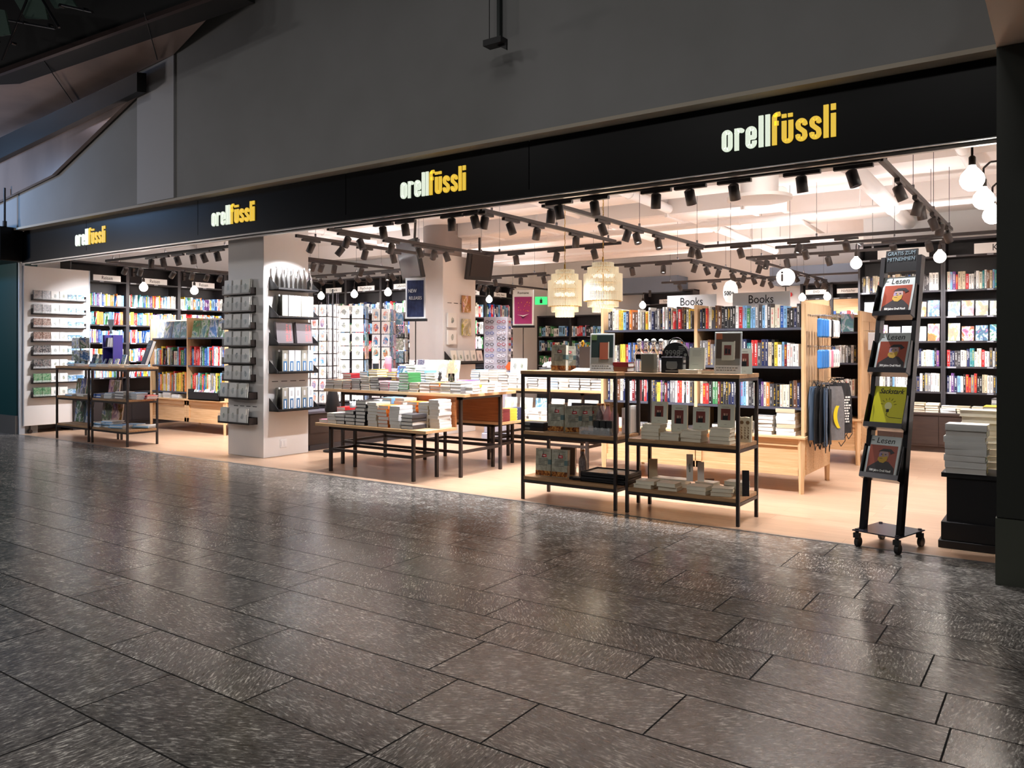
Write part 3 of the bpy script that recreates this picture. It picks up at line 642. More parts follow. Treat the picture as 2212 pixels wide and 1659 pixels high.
t = poster_stand((-6.02, 6.72, .846), .24, .46, .79, NAVY, 'tall narrow navy poster reading new releases on a pole on the book table', math.radians(20))
letter('NEW', t, (-.035, -.0085, 1.08 + .02), .058, INKW, sx=.75); letter('RELEASES', t, (0, -.0085, 1.02), .052, INKW, sx=.72)
t = poster_stand((-5.80, 8.55, .82), .27, .46, .78, MAG, 'white framed magenta poster with an open book on a pole behind the tables', math.radians(25))
letter('Romane', t, (0, -.0085, 1.2), .045, INKB)
MB().slab([(-.08, -.0085, .92), (0, -.0085, .895), (.08, -.0085, .93), (.0, -.0085, .91)], (0, -.001, 0)).slab([(-.06, -.0086, .92), (0, -.0086, .88), (.055, -.0086, .91), (0, -.0086, .87)], (0, -.001, 0), 1).build('book_motif', [INKW, BLACK], t)
sm = MB(); rr_ = random.Random(5)
for k in range(16):
    x, z = rr_.uniform(-.07, .08), rr_.uniform(.94, 1.08); sm.slab([(x, -.0086, z), (x + .012, -.0086, z + .006), (x + .007, -.0086, z + .018)], (0, -.001, 0), k % 2)
sm.build('spark_motif', [M('orange_print', S(224, 120, 60), .4), INKY], t)
# information globe and 500 sign
t = thing('information_globe', 'glowing white globe with a black letter i on a thin pole', 'lamp', (-3.2, 11.15, 2.28))
MB().sphere((0, 0, 0), .125, 22).build('globe', M('lit_globe', (1, 1, 1), .4, emit=(1, .98, .95), es=1.3), t)
MB().cyl((0, 0, -2.28), (0, 0, -.12), .008, 8).lathe((0, 0, -.13), [(.05, 0), (.06, .012), (.03, .02)], 16).build('pole', STEEL, t)
letter('i', t, (-.01, -.134, 0), .2, M('grey_print', S(70, 64, 64), .5), math.radians(16), name='letter_i', bold=.004)
t = thing('hanging_sign', 'small white oval sign reading 500 hanging between the english bookcases', 'sign', (-3.05, 8.55, 1.92), math.radians(10))
MB().lathe((0, 0, 0), [(1e-4, -.12), (.05, -.105), (.075, -.05), (.08, 0), (.075, .06), (.05, .11), (1e-4, .135)], 20).build('bulb_body', M('lit_sign', (1, 1, 1), .4, emit=(1, .98, .95), es=.7), t)
letter('500+', t, (0, -.086, -.02), .065, INKB, sx=.8, bold=.002)
MB().cyl((0, 0, .13), (0, 0, 1.0), .002, 4).build('wire', STEEL, t)
t = thing('smoke_alarm', 'tiny red alarm button on the white wall above the english books sign', 'alarm', (-4.75, 16.86, 2.42)); MB().cyl((0, 0, 0), (0, -.03, 0), .05, 16).build('button', M('alarm_red', S(215, 40, 40), .4), t)
t = thing('exit_sign', 'small green emergency exit sign glowing deep in the shop', 'exit sign', (-9.95, 15.4, 2.4), math.radians(30)); MB().box(-.14, .14, -.03, .03, -.09, .09).build('housing', M('exit_green', (.02, .5, .12), .4, emit=(.05, .8, .2), es=1.2), t)
MB().box(-.03, .03, -.034, -.03, -.06, .03).cyl((0, -.031, .05), (0, -.035, .05), .014, 8).build('running_figure', INKB, t)
# ================================================================== BOOK MESHES
C = {'white': S(240, 238, 234), 'cream': S(232, 222, 200), 'red': S(200, 42, 44), 'dark red': S(120, 28, 36), 'orange': S(228, 126, 48), 'yellow': S(236, 204, 70), 'green': S(60, 130, 76), 'teal': S(44, 134, 140),
     'blue': S(44, 92, 170), 'light blue': S(130, 180, 220), 'navy': S(32, 40, 80), 'black': S(28, 26, 28), 'grey': S(130, 128, 130), 'brown': S(110, 72, 50), 'purple': S(104, 62, 128), 'pink': S(228, 140, 166), 'dark grey': S(66, 64, 68), 'beige': S(206, 190, 160)}
def pal(s): 
    out = []
    for p in s.split(','):
        n, k = p.rsplit(' ', 1); out += [n.strip()] * int(k)
    return out
P_ENG = pal('white 11,cream 5,red 4,dark red 3,orange 2,yellow 2,green 1,teal 2,blue 3,light blue 3,navy 6,black 10,purple 2,pink 2,grey 4,brown 3,dark grey 4,beige 2')
P_TRAVEL = pal('white 12,red 5,blue 4,light blue 6,yellow 4,orange 3,green 2,teal 2,cream 4,purple 1')
P_CRIME = pal('black 8,white 7,dark grey 3,grey 3,red 3,navy 3,light blue 3,teal 2,cream 4,beige 3,brown 2,blue 2,purple 1')
P_BACK = pal('white 8,light blue 4,cream 4,red 2,blue 2,navy 2,black 2,pink 1,green 2')
P_ART = pal('white 3,grey 2,green 2,blue 3,yellow 2,red 3,cream 2,orange 2,black 2,light blue 2')
def standing_mesh(v, ink):
    """closed book standing on its tail, spine towards -y, 1 x 1 x 1"""
    mb = MB()
    prof = [(0, .06), (.22, .012), (.5, 0), (.78, .012), (1, .06)]
    n = len(prof); vs = [(x, y, 0) for x, y in prof] + [(x, y, 1) for x, y in prof]
    mb.add(vs, [(i, i + 1, n + i + 1, n + i) for i in range(n - 1)], 0, True)
    mb.box(0, .07, .06, 1, 0, 1, 0).box(.93, 1, .06, 1, 0, 1, 0)
    mb.box(.07, .93, .04, .97, .02, .98, 1)
    mb.add([(0, .06, 1), (.22, .012, 1), (.5, 0, 1), (.78, .012, 1), (1, .06, 1)], [(0, 1, 2, 3, 4)], 0)
    r = random.Random(v * 7 + ink)
    y = -.004
    def bar(x0, x1, z0, z1): mb.box(x0, x1, y, .004, z0, z1, 2)
    def word(x0, x1, z0, z1):
        z = z0
        while z < z1: h = r.uniform(.018, .03); bar(x0 + r.uniform(0, .06), x1 - r.uniform(0, .06), z, min(z + h, z1)); z += h + .012 + (.03 if r.random() < .15 else 0)
    if v == 0: word(.32, .68, .42, .86); word(.4, .6, .12, .26)
    elif v == 1: word(.28, .72, .35, .9); bar(.38, .62, .06, .09)
    elif v == 2: bar(.12, .88, .9, .91); bar(.12, .88, .16, .17); word(.36, .64, .3, .7)
    elif v == 3: word(.36, .64, .2, .55); word(.3, .7, .66, .9)
    elif v == 4: word(.2, .45, .4, .9); word(.55, .8, .5, .85)
    elif v == 5: word(.4, .62, .3, .8); bar(.35, .65, .05, .1)
    return mb.mesh('standing_book', [COVER, PAGE, (INKW, INKB, INKY, INKR)[ink]])
STAND = {(v, k): standing_mesh(v, k) for v in range(6) for k in range(4)}
def ink_for(c, r):
    if c in ('white', 'cream', 'yellow', 'light blue', 'beige', 'pink'): return r.choice((1, 1, 1, 3))
    return r.choice((0, 0, 0, 2))
COUNT = {}
STUFF = {}
def shelve(name, cat, where, group, O, rz, x0, x1, yf, z, hr, wr, palette, depth=.15, seed=0, lean=0.0, limit=9999, gap=0.0, stuffkey=None):
    r = random.Random(seed * 101 + 5); T = xf(O, rz); x = x0; i = 0; runc = None
    while True:
        wd = r.uniform(*wr)
        if x + wd > x1: break
        h = r.uniform(*hr); c = r.choice(palette)
        if runc and r.random() < .22: c, h = runc
        runc = (c, h)
        y = yf + r.uniform(0, .02); d = depth * r.uniform(.9, 1.05)
        ln_ = r.random() < lean and x + wd + h * .25 < x1
        if COUNT.get(name, 0) < limit:
            v = r.randrange(6)
            me = STAND[(v, ink_for(c, r))]
            a = r.uniform(.12, .24) if ln_ else 0
            o = link(name, me, None, T(x, y, z), None, (wd, d, h))
            o.rotation_euler = (0, a, rz)
            if a: o.location = T(x, y, z + math.sin(a) * wd + .0015); 
            k = r.uniform(.85, 1.1); o.color = (*[min(1, q * k) for q in C[c]], 1)
            size = 'thick ' if wd > wr[0] + .75 * (wr[1] - wr[0]) else 'slim ' if wd < wr[0] + .25 * (wr[1] - wr[0]) else ''
            tag(o, f'{size}{c} {cat}, {nth(i)} book from left on {where}', 'book', group)
            COUNT[name] = COUNT.get(name, 0) + 1
            if a: x += h * math.sin(a) * (.25 if r.random() < .75 else 1) ; 
            x += wd * (1 if not a else math.cos(a)) + .0012
        else:
            key = stuffkey or name; mb, mats = STUFF.setdefault(key, (MB(), []))
            if c not in mats: mats.append(c)
            mi = mats.index(c); mb.M = Matrix.Translation(Vector(O)) @ Matrix.Rotation(rz, 4, 'Z')
            mb.box(x, x + wd, y, y + d, z, z + h, mi)
            dk = 'white' if c not in ('white', 'cream', 'yellow', 'light blue', 'beige', 'pink') else 'black'
            if dk not in mats: mats.append(dk)
            mb.box(x + wd * .3, x + wd * .7, y - .001, y, z + h * r.uniform(.15, .45), z + h * r.uniform(.6, .9), mats.index(dk))
            x += wd + .0012
        i += 1
    return i
# lying books: 1 x 1 x 1, spine at -y, origin at the middle of the underside
def lying_mesh(kind):
    mb = MB(); t = .05 if kind == 'paper' else .09
    mb.box(-.5, .5, -.5, .5, 0, t).box(-.5, .5, -.5, .5, 1 - t, 1)
    mb.add([(-.5, -.5, t), (.5, -.5, t), (.5, -.5, 1 - t), (-.5, -.5, 1 - t), (-.5, -.512, .5), (.5, -.512, .5)], [(0, 1, 5, 4), (4, 5, 2, 3)], 0, True)
    return mb.mesh('lying_book', [COVER])
LY_P, LY_H = lying_mesh('paper'), lying_mesh('hard')
PG = MB().box(-.485, .485, -.498, .475, .05, .95).mesh('pages', [PAGE]); PGC = MB().box(-.485, .485, -.498, .475, .05, .95).mesh('pages', [PAGEC])
def book_at(name, label, x, y, z, w_, d_, t_, rz, col, hard=False, group=None, cream=False, parts=True):
    o = link(name, LY_H if hard else LY_P, None, (x, y, z), (0, 0, rz), (w_, d_, t_)); o.color = (*col, 1)
    tag(o, label, 'book', group)
    link('pages', PGC if cream else PG, o)
    return o
def stack(name, where, x, y, z, n, w_, d_, t_, rz, cname, hard=False, group=None, seed=0, jit=.006, cream=False, mass=None):
    """a pile; w_ is the book's height (long side), d_ its depth"""
    r = random.Random(seed + 17)
    cs = cname if isinstance(cname, (list, tuple)) else [cname] * n
    zz = z
    for i in range(n):
        a = rz + r.uniform(-.06, .06) * (1 if jit else 0); c = cs[i % len(cs)]
        if r.random() < .15: a += math.pi
        if mass:
            mb, mats = STUFF.setdefault(mass, (MB(), []))
            for q in (c, 'white'):
                if q not in mats: mats.append(q)
            mb.M = Matrix.Translation((x + r.uniform(-jit, jit), y + r.uniform(-jit, jit), zz)) @ Matrix.Rotation(a, 4, 'Z')
            e = t_ * .07; mb.box(-w_ / 2, w_ / 2, -d_ / 2, d_ / 2, 0, e, mats.index(c)).box(-w_ / 2, w_ / 2, -d_ / 2, d_ / 2, t_ - e, t_, mats.index(c)).box(-w_ / 2 + .002, w_ / 2 - .002, -d_ / 2 + .002, d_ / 2 - .002, e, t_ - e, mats.index('white')); zz += t_ + .0004; continue
        pos = 'lying alone' if n == 1 else ('topmost' if i == n - 1 else 'lowest' if i == 0 else nth(i) + ' from below')
        book_at(name, f'{c} {"hardback" if hard else "paperback"}, {pos} {"in" if n > 1 else "as"} {where}', x + r.uniform(-jit, jit), y + r.uniform(-jit, jit), zz, w_, d_, t_, a, C[c], hard, group, cream)
        zz += t_ + .0004
    return zz
# upright book or card seen from its front: 1 x 1 x 1, front at -y, origin in the middle of the lower front edge
def front_mesh(front, side=None):
    mb = MB().box(-.5, .5, 0, .12, 0, 1, 0).box(-.5, .5, .88, 1, 0, 1, 0).box(-.5, -.47, .12, .88, 0, 1, 0).box(-.47, .485, .12, .88, .01, .985, 1)
    return mb.mesh('upright_book', [front, PAGE])
FR_PHOTO, FR_CARD, FR_PALE, FR_JACK, FR_PLAIN = front_mesh(PHOTO), front_mesh(CARDP), front_mesh(CARDL), front_mesh(SPINEP), front_mesh(COVER)
def upright(name, label, cat, x, y, z, w_, h_, t_, rz, me, col, lean=.12, group=None):
    o = link(name, me, None, (x, y, z), (-lean, 0, rz), (w_, t_, h_)); o.color = (*col, 1)
    return tag(o, label, cat, group)

# ================================================================== BOOKCASES
def bookcase(label, O, rz, W, Hh, D, shelves, mat, base_h=0, base_d=0, sign=None, back=True, side_l=True, side_r=True, cap=True, group=None, signz=None, basemat=None, inner=None, name='bookcase'):
    t = thing(name, label, 'bookcase', O, rz, group); th = .028; i_ = inner or mat
    if side_l: MB().box(0, th, 0, D, 0 if not base_h else base_h, Hh, bv=.002).build('side_panel', mat, t)
    if side_r: MB().box(W - th, W, 0, D, 0 if not base_h else base_h, Hh, bv=.002).build('side_panel', mat, t)
    if back: MB().box(0, W, D, D + .015, base_h, Hh).build('back_panel', i_, t)
    if cap: MB().box(0, W, -.005, D, Hh - .03, Hh, bv=.002).build('top_board', mat, t)
    for z in shelves:
        s_ = MB().box(th, W - th, 0, D, z - .024, z).build('shelf', i_, t)
        MB().box(th + .02, th + .12, -.002, 0, z - .022, z - .002).box(W * .5, W * .5 + .07, -.002, 0, z - .02, z - .004).build('price_strip', M('strip_grey', S(150, 152, 160), .5), s_)
    if base_h:
        bm = basemat or mat
        MB().box(0, W, -base_d, D, .07, base_h - .03, bv=.003).build('base_cabinet', bm, t)
        MB().box(0, W, -base_d + .02, D, 0, .07).build('plinth', bm, t)
        MB().box(0, W, -base_d - .012, D, base_h - .03, base_h, bv=.002).build('counter_top', bm, t)
        n = max(1, round(W / .5))
        for k in range(n):
            MB().box(W * k / n + .004, W * (k + 1) / n - .004, -base_d - .006, -base_d, .1, base_h - .05).build('drawer_front', bm, t)
    return t
def shelf_sign(text, label, O, rz, x, z, w_=.46, h_=.095, y=-.012, size=.075):
    T = xf(O, rz); t = thing('section_sign', label, 'sign', T(x, y, z), rz, 'section signs above the shelves')
    MB().box(-w_ / 2, w_ / 2, -.006, .006, 0, h_).build('board', SIGNW, t)
    letter(text, t, (0, -.0068, h_ / 2), size, INKB, sx=.85)
    return t
# --- travel section on the left wall, facing right
TL = (-13.1, 6.70, 0); RL = math.radians(90)
bw = .955
for k in range(5):
    O = (TL[0], TL[1] + k * bw - (.3 if k == 0 else .3), 0)
    bookcase(f'anthracite wall bookcase of travel guides, {nth(k)} bay from the street', O, RL, bw, 2.72, .3, [.56, .82, 1.09, 1.40, 1.70, 2.01, 2.42], CASE, base_h=.5, base_d=.12, group='travel bookcases on the left wall')
    if k < 3: shelf_sign('Reisen', f'white travel section sign above the {nth(k)} travel bay', O, RL, bw * (.5 if k else .62), 2.42, size=.085)
    nm = 'travel_guide'
    for j, z in enumerate((2.01, 1.70, 1.40, 1.09, .82)):
        if k >= 4: continue
        shelve(nm, 'travel guide', f'{"top second third fourth fifth".split()[j]} shelf, {nth(k)} travel bay', 'travel guides on the wall shelves', O, RL, .04, bw - .04, .03, z, (.18, .225), (.011, .026), P_TRAVEL, .14, seed=k * 10 + j, lean=.10 if (k + j) % 2 else .02, limit=330 if k else 330, stuffkey='travel_guide')
# --- back left wall: esoteric, psychology, self help
for k, (txt, lab) in enumerate((('Esoterik', 'esoteric'), ('Psychologie', 'psychology'), ('Lebenshilfe', 'self-help'))):
    O = (-13.05 + .6 + k * .98 - .6, 11.35, 0)
    bookcase(f'anthracite {lab} bookcase on the back left wall', O, 0, .98, 2.72, .3, [.56, .9, 1.25, 1.6, 2.0, 2.45], CASE, base_h=.5, base_d=.1)
    shelf_sign(txt, f'white section sign for {lab} books', O, 0, .5 + (.1 if k else .15), 2.45, size=.08)
    for j, z in enumerate((2.0, 1.6, 1.25)):
        shelve('back_shelf_book', f'{lab} book', f'{"top middle lower".split()[j]} {lab} shelf', f'{lab} books', O, 0, .04, .94, .03, z, (.17, .23), (.02, .05), P_BACK, .15, seed=300 + k * 10 + j, limit=0, stuffkey='back_wall_books')
# --- economics bookcases, facing right, behind the back pillar
for k, (txt, lab) in enumerate((('Wirtschaft', 'economics'), ('Sachb. Natur', 'nature'))):
    O = (-10.4, 12.9 + k * 1.0, 0)
    bookcase(f'anthracite {lab} bookcase seen beside the back pillar', O, RL, 1.0, 2.72, .3, [.56, .9, 1.3, 1.62, 1.98, 2.45], CASE, base_h=.5, base_d=.1)
    shelf_sign(txt, f'white section sign for {lab} books', O, RL, .5, 2.45, size=.07)
    for j, z in enumerate((1.98, 1.62, 1.3)):
        shelve('back_shelf_book', f'{lab} book', f'{"top middle lower".split()[j]} {lab} shelf', f'{lab} books', O, RL, .04, .96, .03, z, (.2, .32), (.02, .05), P_BACK, .15, seed=330 + k * 10 + j, limit=0, stuffkey='back_wall_books')
# --- far back wall: gifts and film
for k, (txt, lab, x) in enumerate((('Schenken', 'gift', -7.9), ('DVD', 'film', -4.45), ('Hörbücher', 'audio', -3.85))):
    O = (x, 16.5, 0)
    bookcase(f'anthracite {lab} bookcase on the far back wall', O, 0, .6 if k else 1.2, 2.6, .3, [.56, .95, 1.4, 1.8, 2.3], CASE if k == 0 else CASE, base_h=.5, base_d=.1)
    shelf_sign(txt, f'white section sign for {lab} articles far back', O, 0, .32 if k else .6, 2.38 if k else 2.3, w_=.42, size=.07)
    if k: MB().box(.04, .56, .01, .25, 1.5, 2.27).build('oak_inset', OAK, bpy.data.objects[-1] if False else [o for o in bpy.data.objects if o.get('label') == f'anthracite {lab} bookcase on the far back wall'][0])
    for j, z in enumerate((1.8, 1.4, .95)):
        shelve('back_shelf_book', f'{lab} book', 'shelf', 'far books', O, 0, .04, (.56 if k else 1.16), -.02, z, (.17, .25), (.02, .06), P_BACK + ['pink'] * 3, .15, seed=360 + k * 10 + j, limit=0, stuffkey='back_wall_books')
for k in range(3):
    O = (-10.75 + k * .94, 16.45, 0)
    bookcase(f'pale far back bookcase, {nth(k)} left of the gift shelves', O, 0, .95, 2.1, .3, [.56, .9, 1.25, 1.6], CASE, base_h=.5)
    for j, z in enumerate((1.6, 1.25, .9)): shelve('back_shelf_book', 'x', 'x', 'x', O, 0, .04, .9, .03, z, (.18, .26), (.03, .07), P_BACK + ['blue'] * 4 + ['green'] * 3, .15, seed=390 + k * 10 + j, limit=0, stuffkey='back_wall_books')
# --- crime section, back right
KX, KY = -2.37, 11.65
for k in range(3):
    W_ = 1.03 if k == 0 else .98; O = (KX + (0 if k == 0 else 1.03 + .98 * (k - 1)), KY, 0)
    if k == 2: W_ = .25
    bookcase(f'tall anthracite crime bookcase, {nth(k)} bay from the left', O, 0, W_, 2.72, .3, [.74, 1.07, 1.40, 1.72, 2.06, 2.50], CASE, base_h=.49, base_d=.42, basemat=CASED, group='crime bookcases on the back right wall')
    if k < 2: shelf_sign('Krimi', f'white crime section sign over the {nth(k)} crime bay', O, 0, .56 if k == 0 else .66, 2.50, w_=.62, h_=.13, size=.12)
    if k == 2: continue
    bay = ('left', 'right')[k]
    for j, z in ((0, 2.06), (3, 1.07), (4, .74)):
        shelve('crime_novel', 'crime novel', f'{ORD[j]} shelf down, {bay} crime bay', 'crime novels on the wall shelves', O, 0, .04, W_ - .04, .02, z, (.19, .245), (.018, .038), P_CRIME, .14, seed=500 + k * 10 + j)
    for j, z in ((1, 1.72), (2, 1.40)):
        for q in range(6):
            r = random.Random(k * 50 + j * 9 + q)
            c = r.choice(['red', 'blue', 'white', 'grey', 'orange', 'teal', 'navy', 'beige', 'yellow'])
            upright('crime_novel', f'{c} toned crime novel shown face out, {nth(q)} on {ORD[j]} shelf down, {bay} crime bay', 'book', *xf(O, 0)(.12 + q * .155 + (.02 if k == 0 else 0), .03, z + .001), .135, r.uniform(.18, .23), .022, 0, FR_PHOTO, C[c], .12, 'crime novels shown face out')
stk = [(-.02, 3, 'white'), (.32, 2, 'beige'), (.48, 7, 'cream'), (.66, 4, 'beige'), (.84, 4, 'cream'), (1.02, 3, 'white'), (1.18, 3, 'beige'), (1.36, 3, 'cream'), (1.55, 4, 'brown'), (1.72, 3, 'white')]
for i, (x, n, c) in enumerate(stk):
    stack('stacked_paperback', f'{nth(i)} pile on the crime counter', KX + x + .1, KY - .2, .4905, n, .17 if i % 2 else .15, .2, .028, math.pi + (0 if i % 3 else .06), c, False, 'paperback piles on the crime counter', seed=i, cream=True)

# --- english book islands (light oak, double sided)
def island(label, x0, x1, y0, y1, H_, bays, shelves, words):
    t = thing('island_bookcase', label, 'bookcase', (x1, y0, 0)); L = x1 - x0; D_ = y1 - y0
    bl = MB()
    for k in range(bays):
        a = -L + L * k / bays; c = -L + L * (k + 1) / bays
        MB().box(a + .01, c - .01, .05, D_ - .05, .18, .48).build('plinth_box', OAK, t)
        fr = MB().box(a + .005, a + .06, .03, .05, .16, .49).box(c - .06, c - .005, .03, .05, .16, .49).box(a, c, .03, .05, .42, .49).box(a, c, .03, .05, .16, .22); fr.build('front_frame', OAK, t)
        if k: MB().box(a - .016, a + .016, .04, D_ - .04, .52, H_).build('divider', OAKV, t)
        for z in shelves: MB().box(a + .018, c - .018, .04, D_ / 2 - .02, z - .022, z).build('shelf', M('shelf_slate', S(70, 72, 84), .5), t)
        for z in shelves: MB().box(a + .018, c - .018, D_ / 2 + .02, D_ - .04, z - .022, z).build('shelf', M('shelf_slate'), t)
    MB().box(-L - .01, .012, -.012, D_ + .012, .49, .515, bv=.004).build('plinth_top', OAK, t)
    for x in (-L + .03, -.03):
        for y in (.03, D_ - .03): MB().cyl((x, y, 0), (x, y, .5), .022, 4, r2=.034, smooth=False).build('leg', OAKV, t)
    MB().box(-L, -L + .03, .02, D_ - .02, .5, H_, bv=.003).build('end_panel', OAKV, t)
    MB().box(-.03, 0, .02, D_ - .02, .5, H_, bv=.003).build('end_panel', OAKV, t)
    pf = MB().box(0, .006, .03, .1, .55, H_ - .02).box(0, .006, D_ - .1, D_ - .03, .55, H_ - .02).box(0, .006, .1, D_ - .1, H_ - .11, H_ - .02).box(0, .006, .1, D_ - .1, .55, .62)
    pf.build('panel_frame', OAKV, t)
    MB().box(-L, 0, D_ / 2 - .015, D_ / 2 + .015, .51, H_ - .03).build('middle_board', CASED, t)
    MB().box(-L + .03, -.03, D_ / 2 - .16, D_ / 2 + .16, H_ - .06, H_ - .03).build('top_rail', OAK, t)
    MB().box(0.0, .006, .3, .34, .2, .46).box(-.012, .004, .07, D_ - .07, .17, .49).build('side_panel', OAK, t)
    return t
IX0, IX1, IY0, IY1 = -3.98, -1.93, 7.28, 8.26
island('light oak double bookcase island of english books, hung with bags at its end', IX0, IX1, IY0, IY1, 1.72, 2, [.77, 1.14, 1.49], '')
for k, bay in enumerate(('left', 'right')):
    a = (IX0 + .05, IX0 + 1.055)[k]; c = (IX0 + 1.0, IX1 - .045)[k]
    for j, z in enumerate((1.49, 1.14, .77)):
        shelve('english_paperback', 'english paperback', f'{"top middle lower".split()[j]} shelf, {bay} english bay', 'english paperbacks on the oak island', (0, 0, 0), 0, a, c, IY0 + .06, z + .0005, (.19, .25) if j else (.175, .225), (.016, .036), P_ENG, .14, seed=700 + k * 10 + j)
    T = xf((a, IY0, 0), 0)
shelf_sign('Books', 'white sign reading Books over the left english bay', (0, 0, 0), 0, -3.12, 1.70, .52, .14, 7.62, .115)
shelf_sign('Books', 'white sign reading Books over the right english bay, by the i globe', (0, 0, 0), 0, -2.42, 1.70, .55, .14, 7.62, .115)
# stacks standing on the island's plinth
for i, (x, n, c) in enumerate(((-3.85, 2, 'white'), (-3.6, 1, 'grey'), (-3.3, 2, 'cream'), (-2.95, 1, 'dark grey'), (-2.72, 2, 'black'), (-2.5, 3, 'cream'), (-2.30, 5, ['white', 'cream']), (-2.10, 7, ['white', 'cream', 'beige', 'white']))):
    stack('stacked_paperback', f'{nth(i)} pile on the english island plinth', x, IY0 + .13, .516, n, .17, .13 if i < 6 else .19, .034, 0 if i % 2 else math.pi, c, False, 'piles on the english island plinth', seed=20 + i)
# goods on the end panel of the island (hanging on chrome hooks)
PX_ = IX1
for row, z in enumerate((1.60, 1.32)):
    for i in range(9):
        y = IY0 + .10 + i * .082
        c = ('blue' if i < 4 else 'white' if i in (4, 6, 7, 8) else ('black' if row == 0 else 'pink')); cc = S(60, 130, 205) if c == 'blue' else C[c]
        t = thing('reading_lamp_pack' if False else 'hanging_pouch', f'{c} hanging pouch, {nth(i)} from front in the {"upper" if row == 0 else "lower"} row on the island end', 'pouch', (PX_, y, z), 0, 'small packs on the island end panel')
        mb = MB(); mb.M = Matrix.Translation((.11, 0, 0)); mb.box(-.02, .02, -.022, .022, -.2, -.03, bv=.012)
        o = mb.build('pouch', COVER, t); o.color = (*cc, 1)
        MB().cyl((.006, 0, 0), (.16, 0, .0), .0022, 5).cyl((.16, 0, 0), (.165, 0, .012), .0022, 5).cyl((.11, 0, -.04), (.11, 0, .003), .002, 4).box(.006, .01, -.008, .008, -.01, .01).build('hook', CHROME, t)
        if c != 'blue': MB().box(.157, .158, -.009, .009, -.15, -.07).build('tag', INKW if c in ('black',) else M('tag_grey', S(150, 148, 150), .5), t)
BAG = noisy('black_bag_cloth', S(36, 35, 37), S(26, 25, 27), 30, rough=.8, coords='Object'); GREY = noisy('grey_bag_cloth', S(120, 118, 118), S(108, 106, 106), 40, rough=.85)
def bag(x, y, z, w_, h_, mat, label, banana=False, text=False, rz=0):
    t = thing('drawstring_bag', label, 'bag', (x, y, z), rz, 'drawstring bags on the island end')
    mb = MB(); nx, nz = 8, 12
    def P(i, k, s):
        u = i / nx * 2 - 1; v = k / nz; ww = w_ / 2 * (1 - .28 * max(0, 1 - v * 3.0) ** 2 * 1.0 + .02 * math.sin(v * 9 + y * 5))
        th = .012 * (1 - u * u) * (1 + .4 * math.sin(v * 7 + u * 3)) + .002
        return (s * th + .004 * math.sin(u * 9 + z * 7), u * ww, -v * h_)
    for s in (-1, 1):
        vs = [P(i, k, s) for k in range(nz + 1) for i in range(nx + 1)]
        fs = [(k * (nx + 1) + i, k * (nx + 1) + i + 1, (k + 1) * (nx + 1) + i + 1, (k + 1) * (nx + 1) + i) for k in range(nz) for i in range(nx)]
        if s < 0: fs = [f[::-1] for f in fs]
        mb.add(vs, fs, 0, True)
    mb.build('cloth', mat, t)
    cd = MB()
    for s in (-1, 1): cd.tube([(0, 0, .05), (.004, s * w_ * .3, -.02), (0, s * w_ * .5, -h_ * .5), (.004, s * w_ * .52, -h_ - .01), (.0, s * w_ * .35, -h_ - .06), (0, s * w_ * .25, -h_ - .02)], .0035, 5)
    cd.build('cord', BAG, t)
    if banana:
        pts = arc(-.16, -h_ * .55, .17, -42, 34, 9); q = arc(-.235, -h_ * .55, .205, 27, -34, 9)
        MB().slab([(.019, -a, b_) for a, b_ in pts + q], (.001, 0, 0)).build('banana_print', M('banana_yellow', S(236, 212, 40), .5), t)
        MB().box(.0195, .0205, -.085, -.07, -h_ * .55 + .02, -h_ * .55 + .03).build('banana_eye', INKB, t)
    if text:
        tm = MB(); r = random.Random(4)
        for k in range(10):
            yy = -w_ * .32
            while yy < w_ * .3:
                q = r.uniform(.01, .03); tm.box(.016, .0165, yy, yy + q, -h_ * .3 - k * .026, -h_ * .3 - k * .026 + .016); yy += q + .006
        tm.build('printed_lines', INKW, t)
    MB().cyl((-.09, 0, .05), (.03, 0, .05), .003, 5).build('hook', CHROME, t)
for k, y in enumerate((7.42, 7.56)):
    for q in range(4): bag(PX_ + .05 + q * .03, y + .012 * q, .96 - .01 * q, .15, .48 + .02 * (q % 2), BAG if (q + k) % 3 else M('navy_bag_cloth', S(78, 96, 118), .8), f'dark drawstring bag, {nth(q)} layer of the {"front" if k == 0 else "second"} hook', rz=math.radians(-22 + 12 * q))
bag(PX_ + .13, 7.78, .95, .24, .50, GREY, 'grey drawstring bag with a yellow banana print', banana=True, rz=math.radians(-42))
for q in range(3): bag(PX_ + .05 + q * .045, 8.08, .97, .22, .48, BAG, f'black drawstring bag, {nth(q)} layer of the rear hook', text=(q == 2), rz=math.radians(-40))
# --- second oak island behind
island('light oak double bookcase island further back in the right aisle', -4.0, -1.90, 9.45, 10.45, 1.72, 2, [.77, 1.14, 1.49], '')
for j, z in ((1, 1.14), (2, .77)):
    shelve('english_paperback', 'paperback', f'{"top middle lower".split()[j]} shelf of the rear oak island', 'paperbacks on the rear oak island', (0, 0, 0), 0, -2.45, -1.95, 9.51, z + .0005, (.17, .2), (.022, .04), P_ENG if j == 1 else pal('white 5,cream 3,pink 1'), .14, seed=760 + j)
for q, c in enumerate(('navy', 'beige', 'light blue')):
    upright('picture_book', f'{c} picture book shown face out on the rear oak island, {nth(q)} from left', 'book', -2.36 + q * .155, 9.5, 1.4915, .14, .2, .02, 0, FR_PHOTO, C[c], .1)
for i, x in enumerate((-2.35, -2.12)): stack('stacked_paperback', f'{nth(i)} pile on the rear oak island', x, 9.6, .516, (4, 3)[i], .19, .13, .03, math.pi, ['white', 'cream'], False, 'piles on the rear oak island', seed=60 + i)
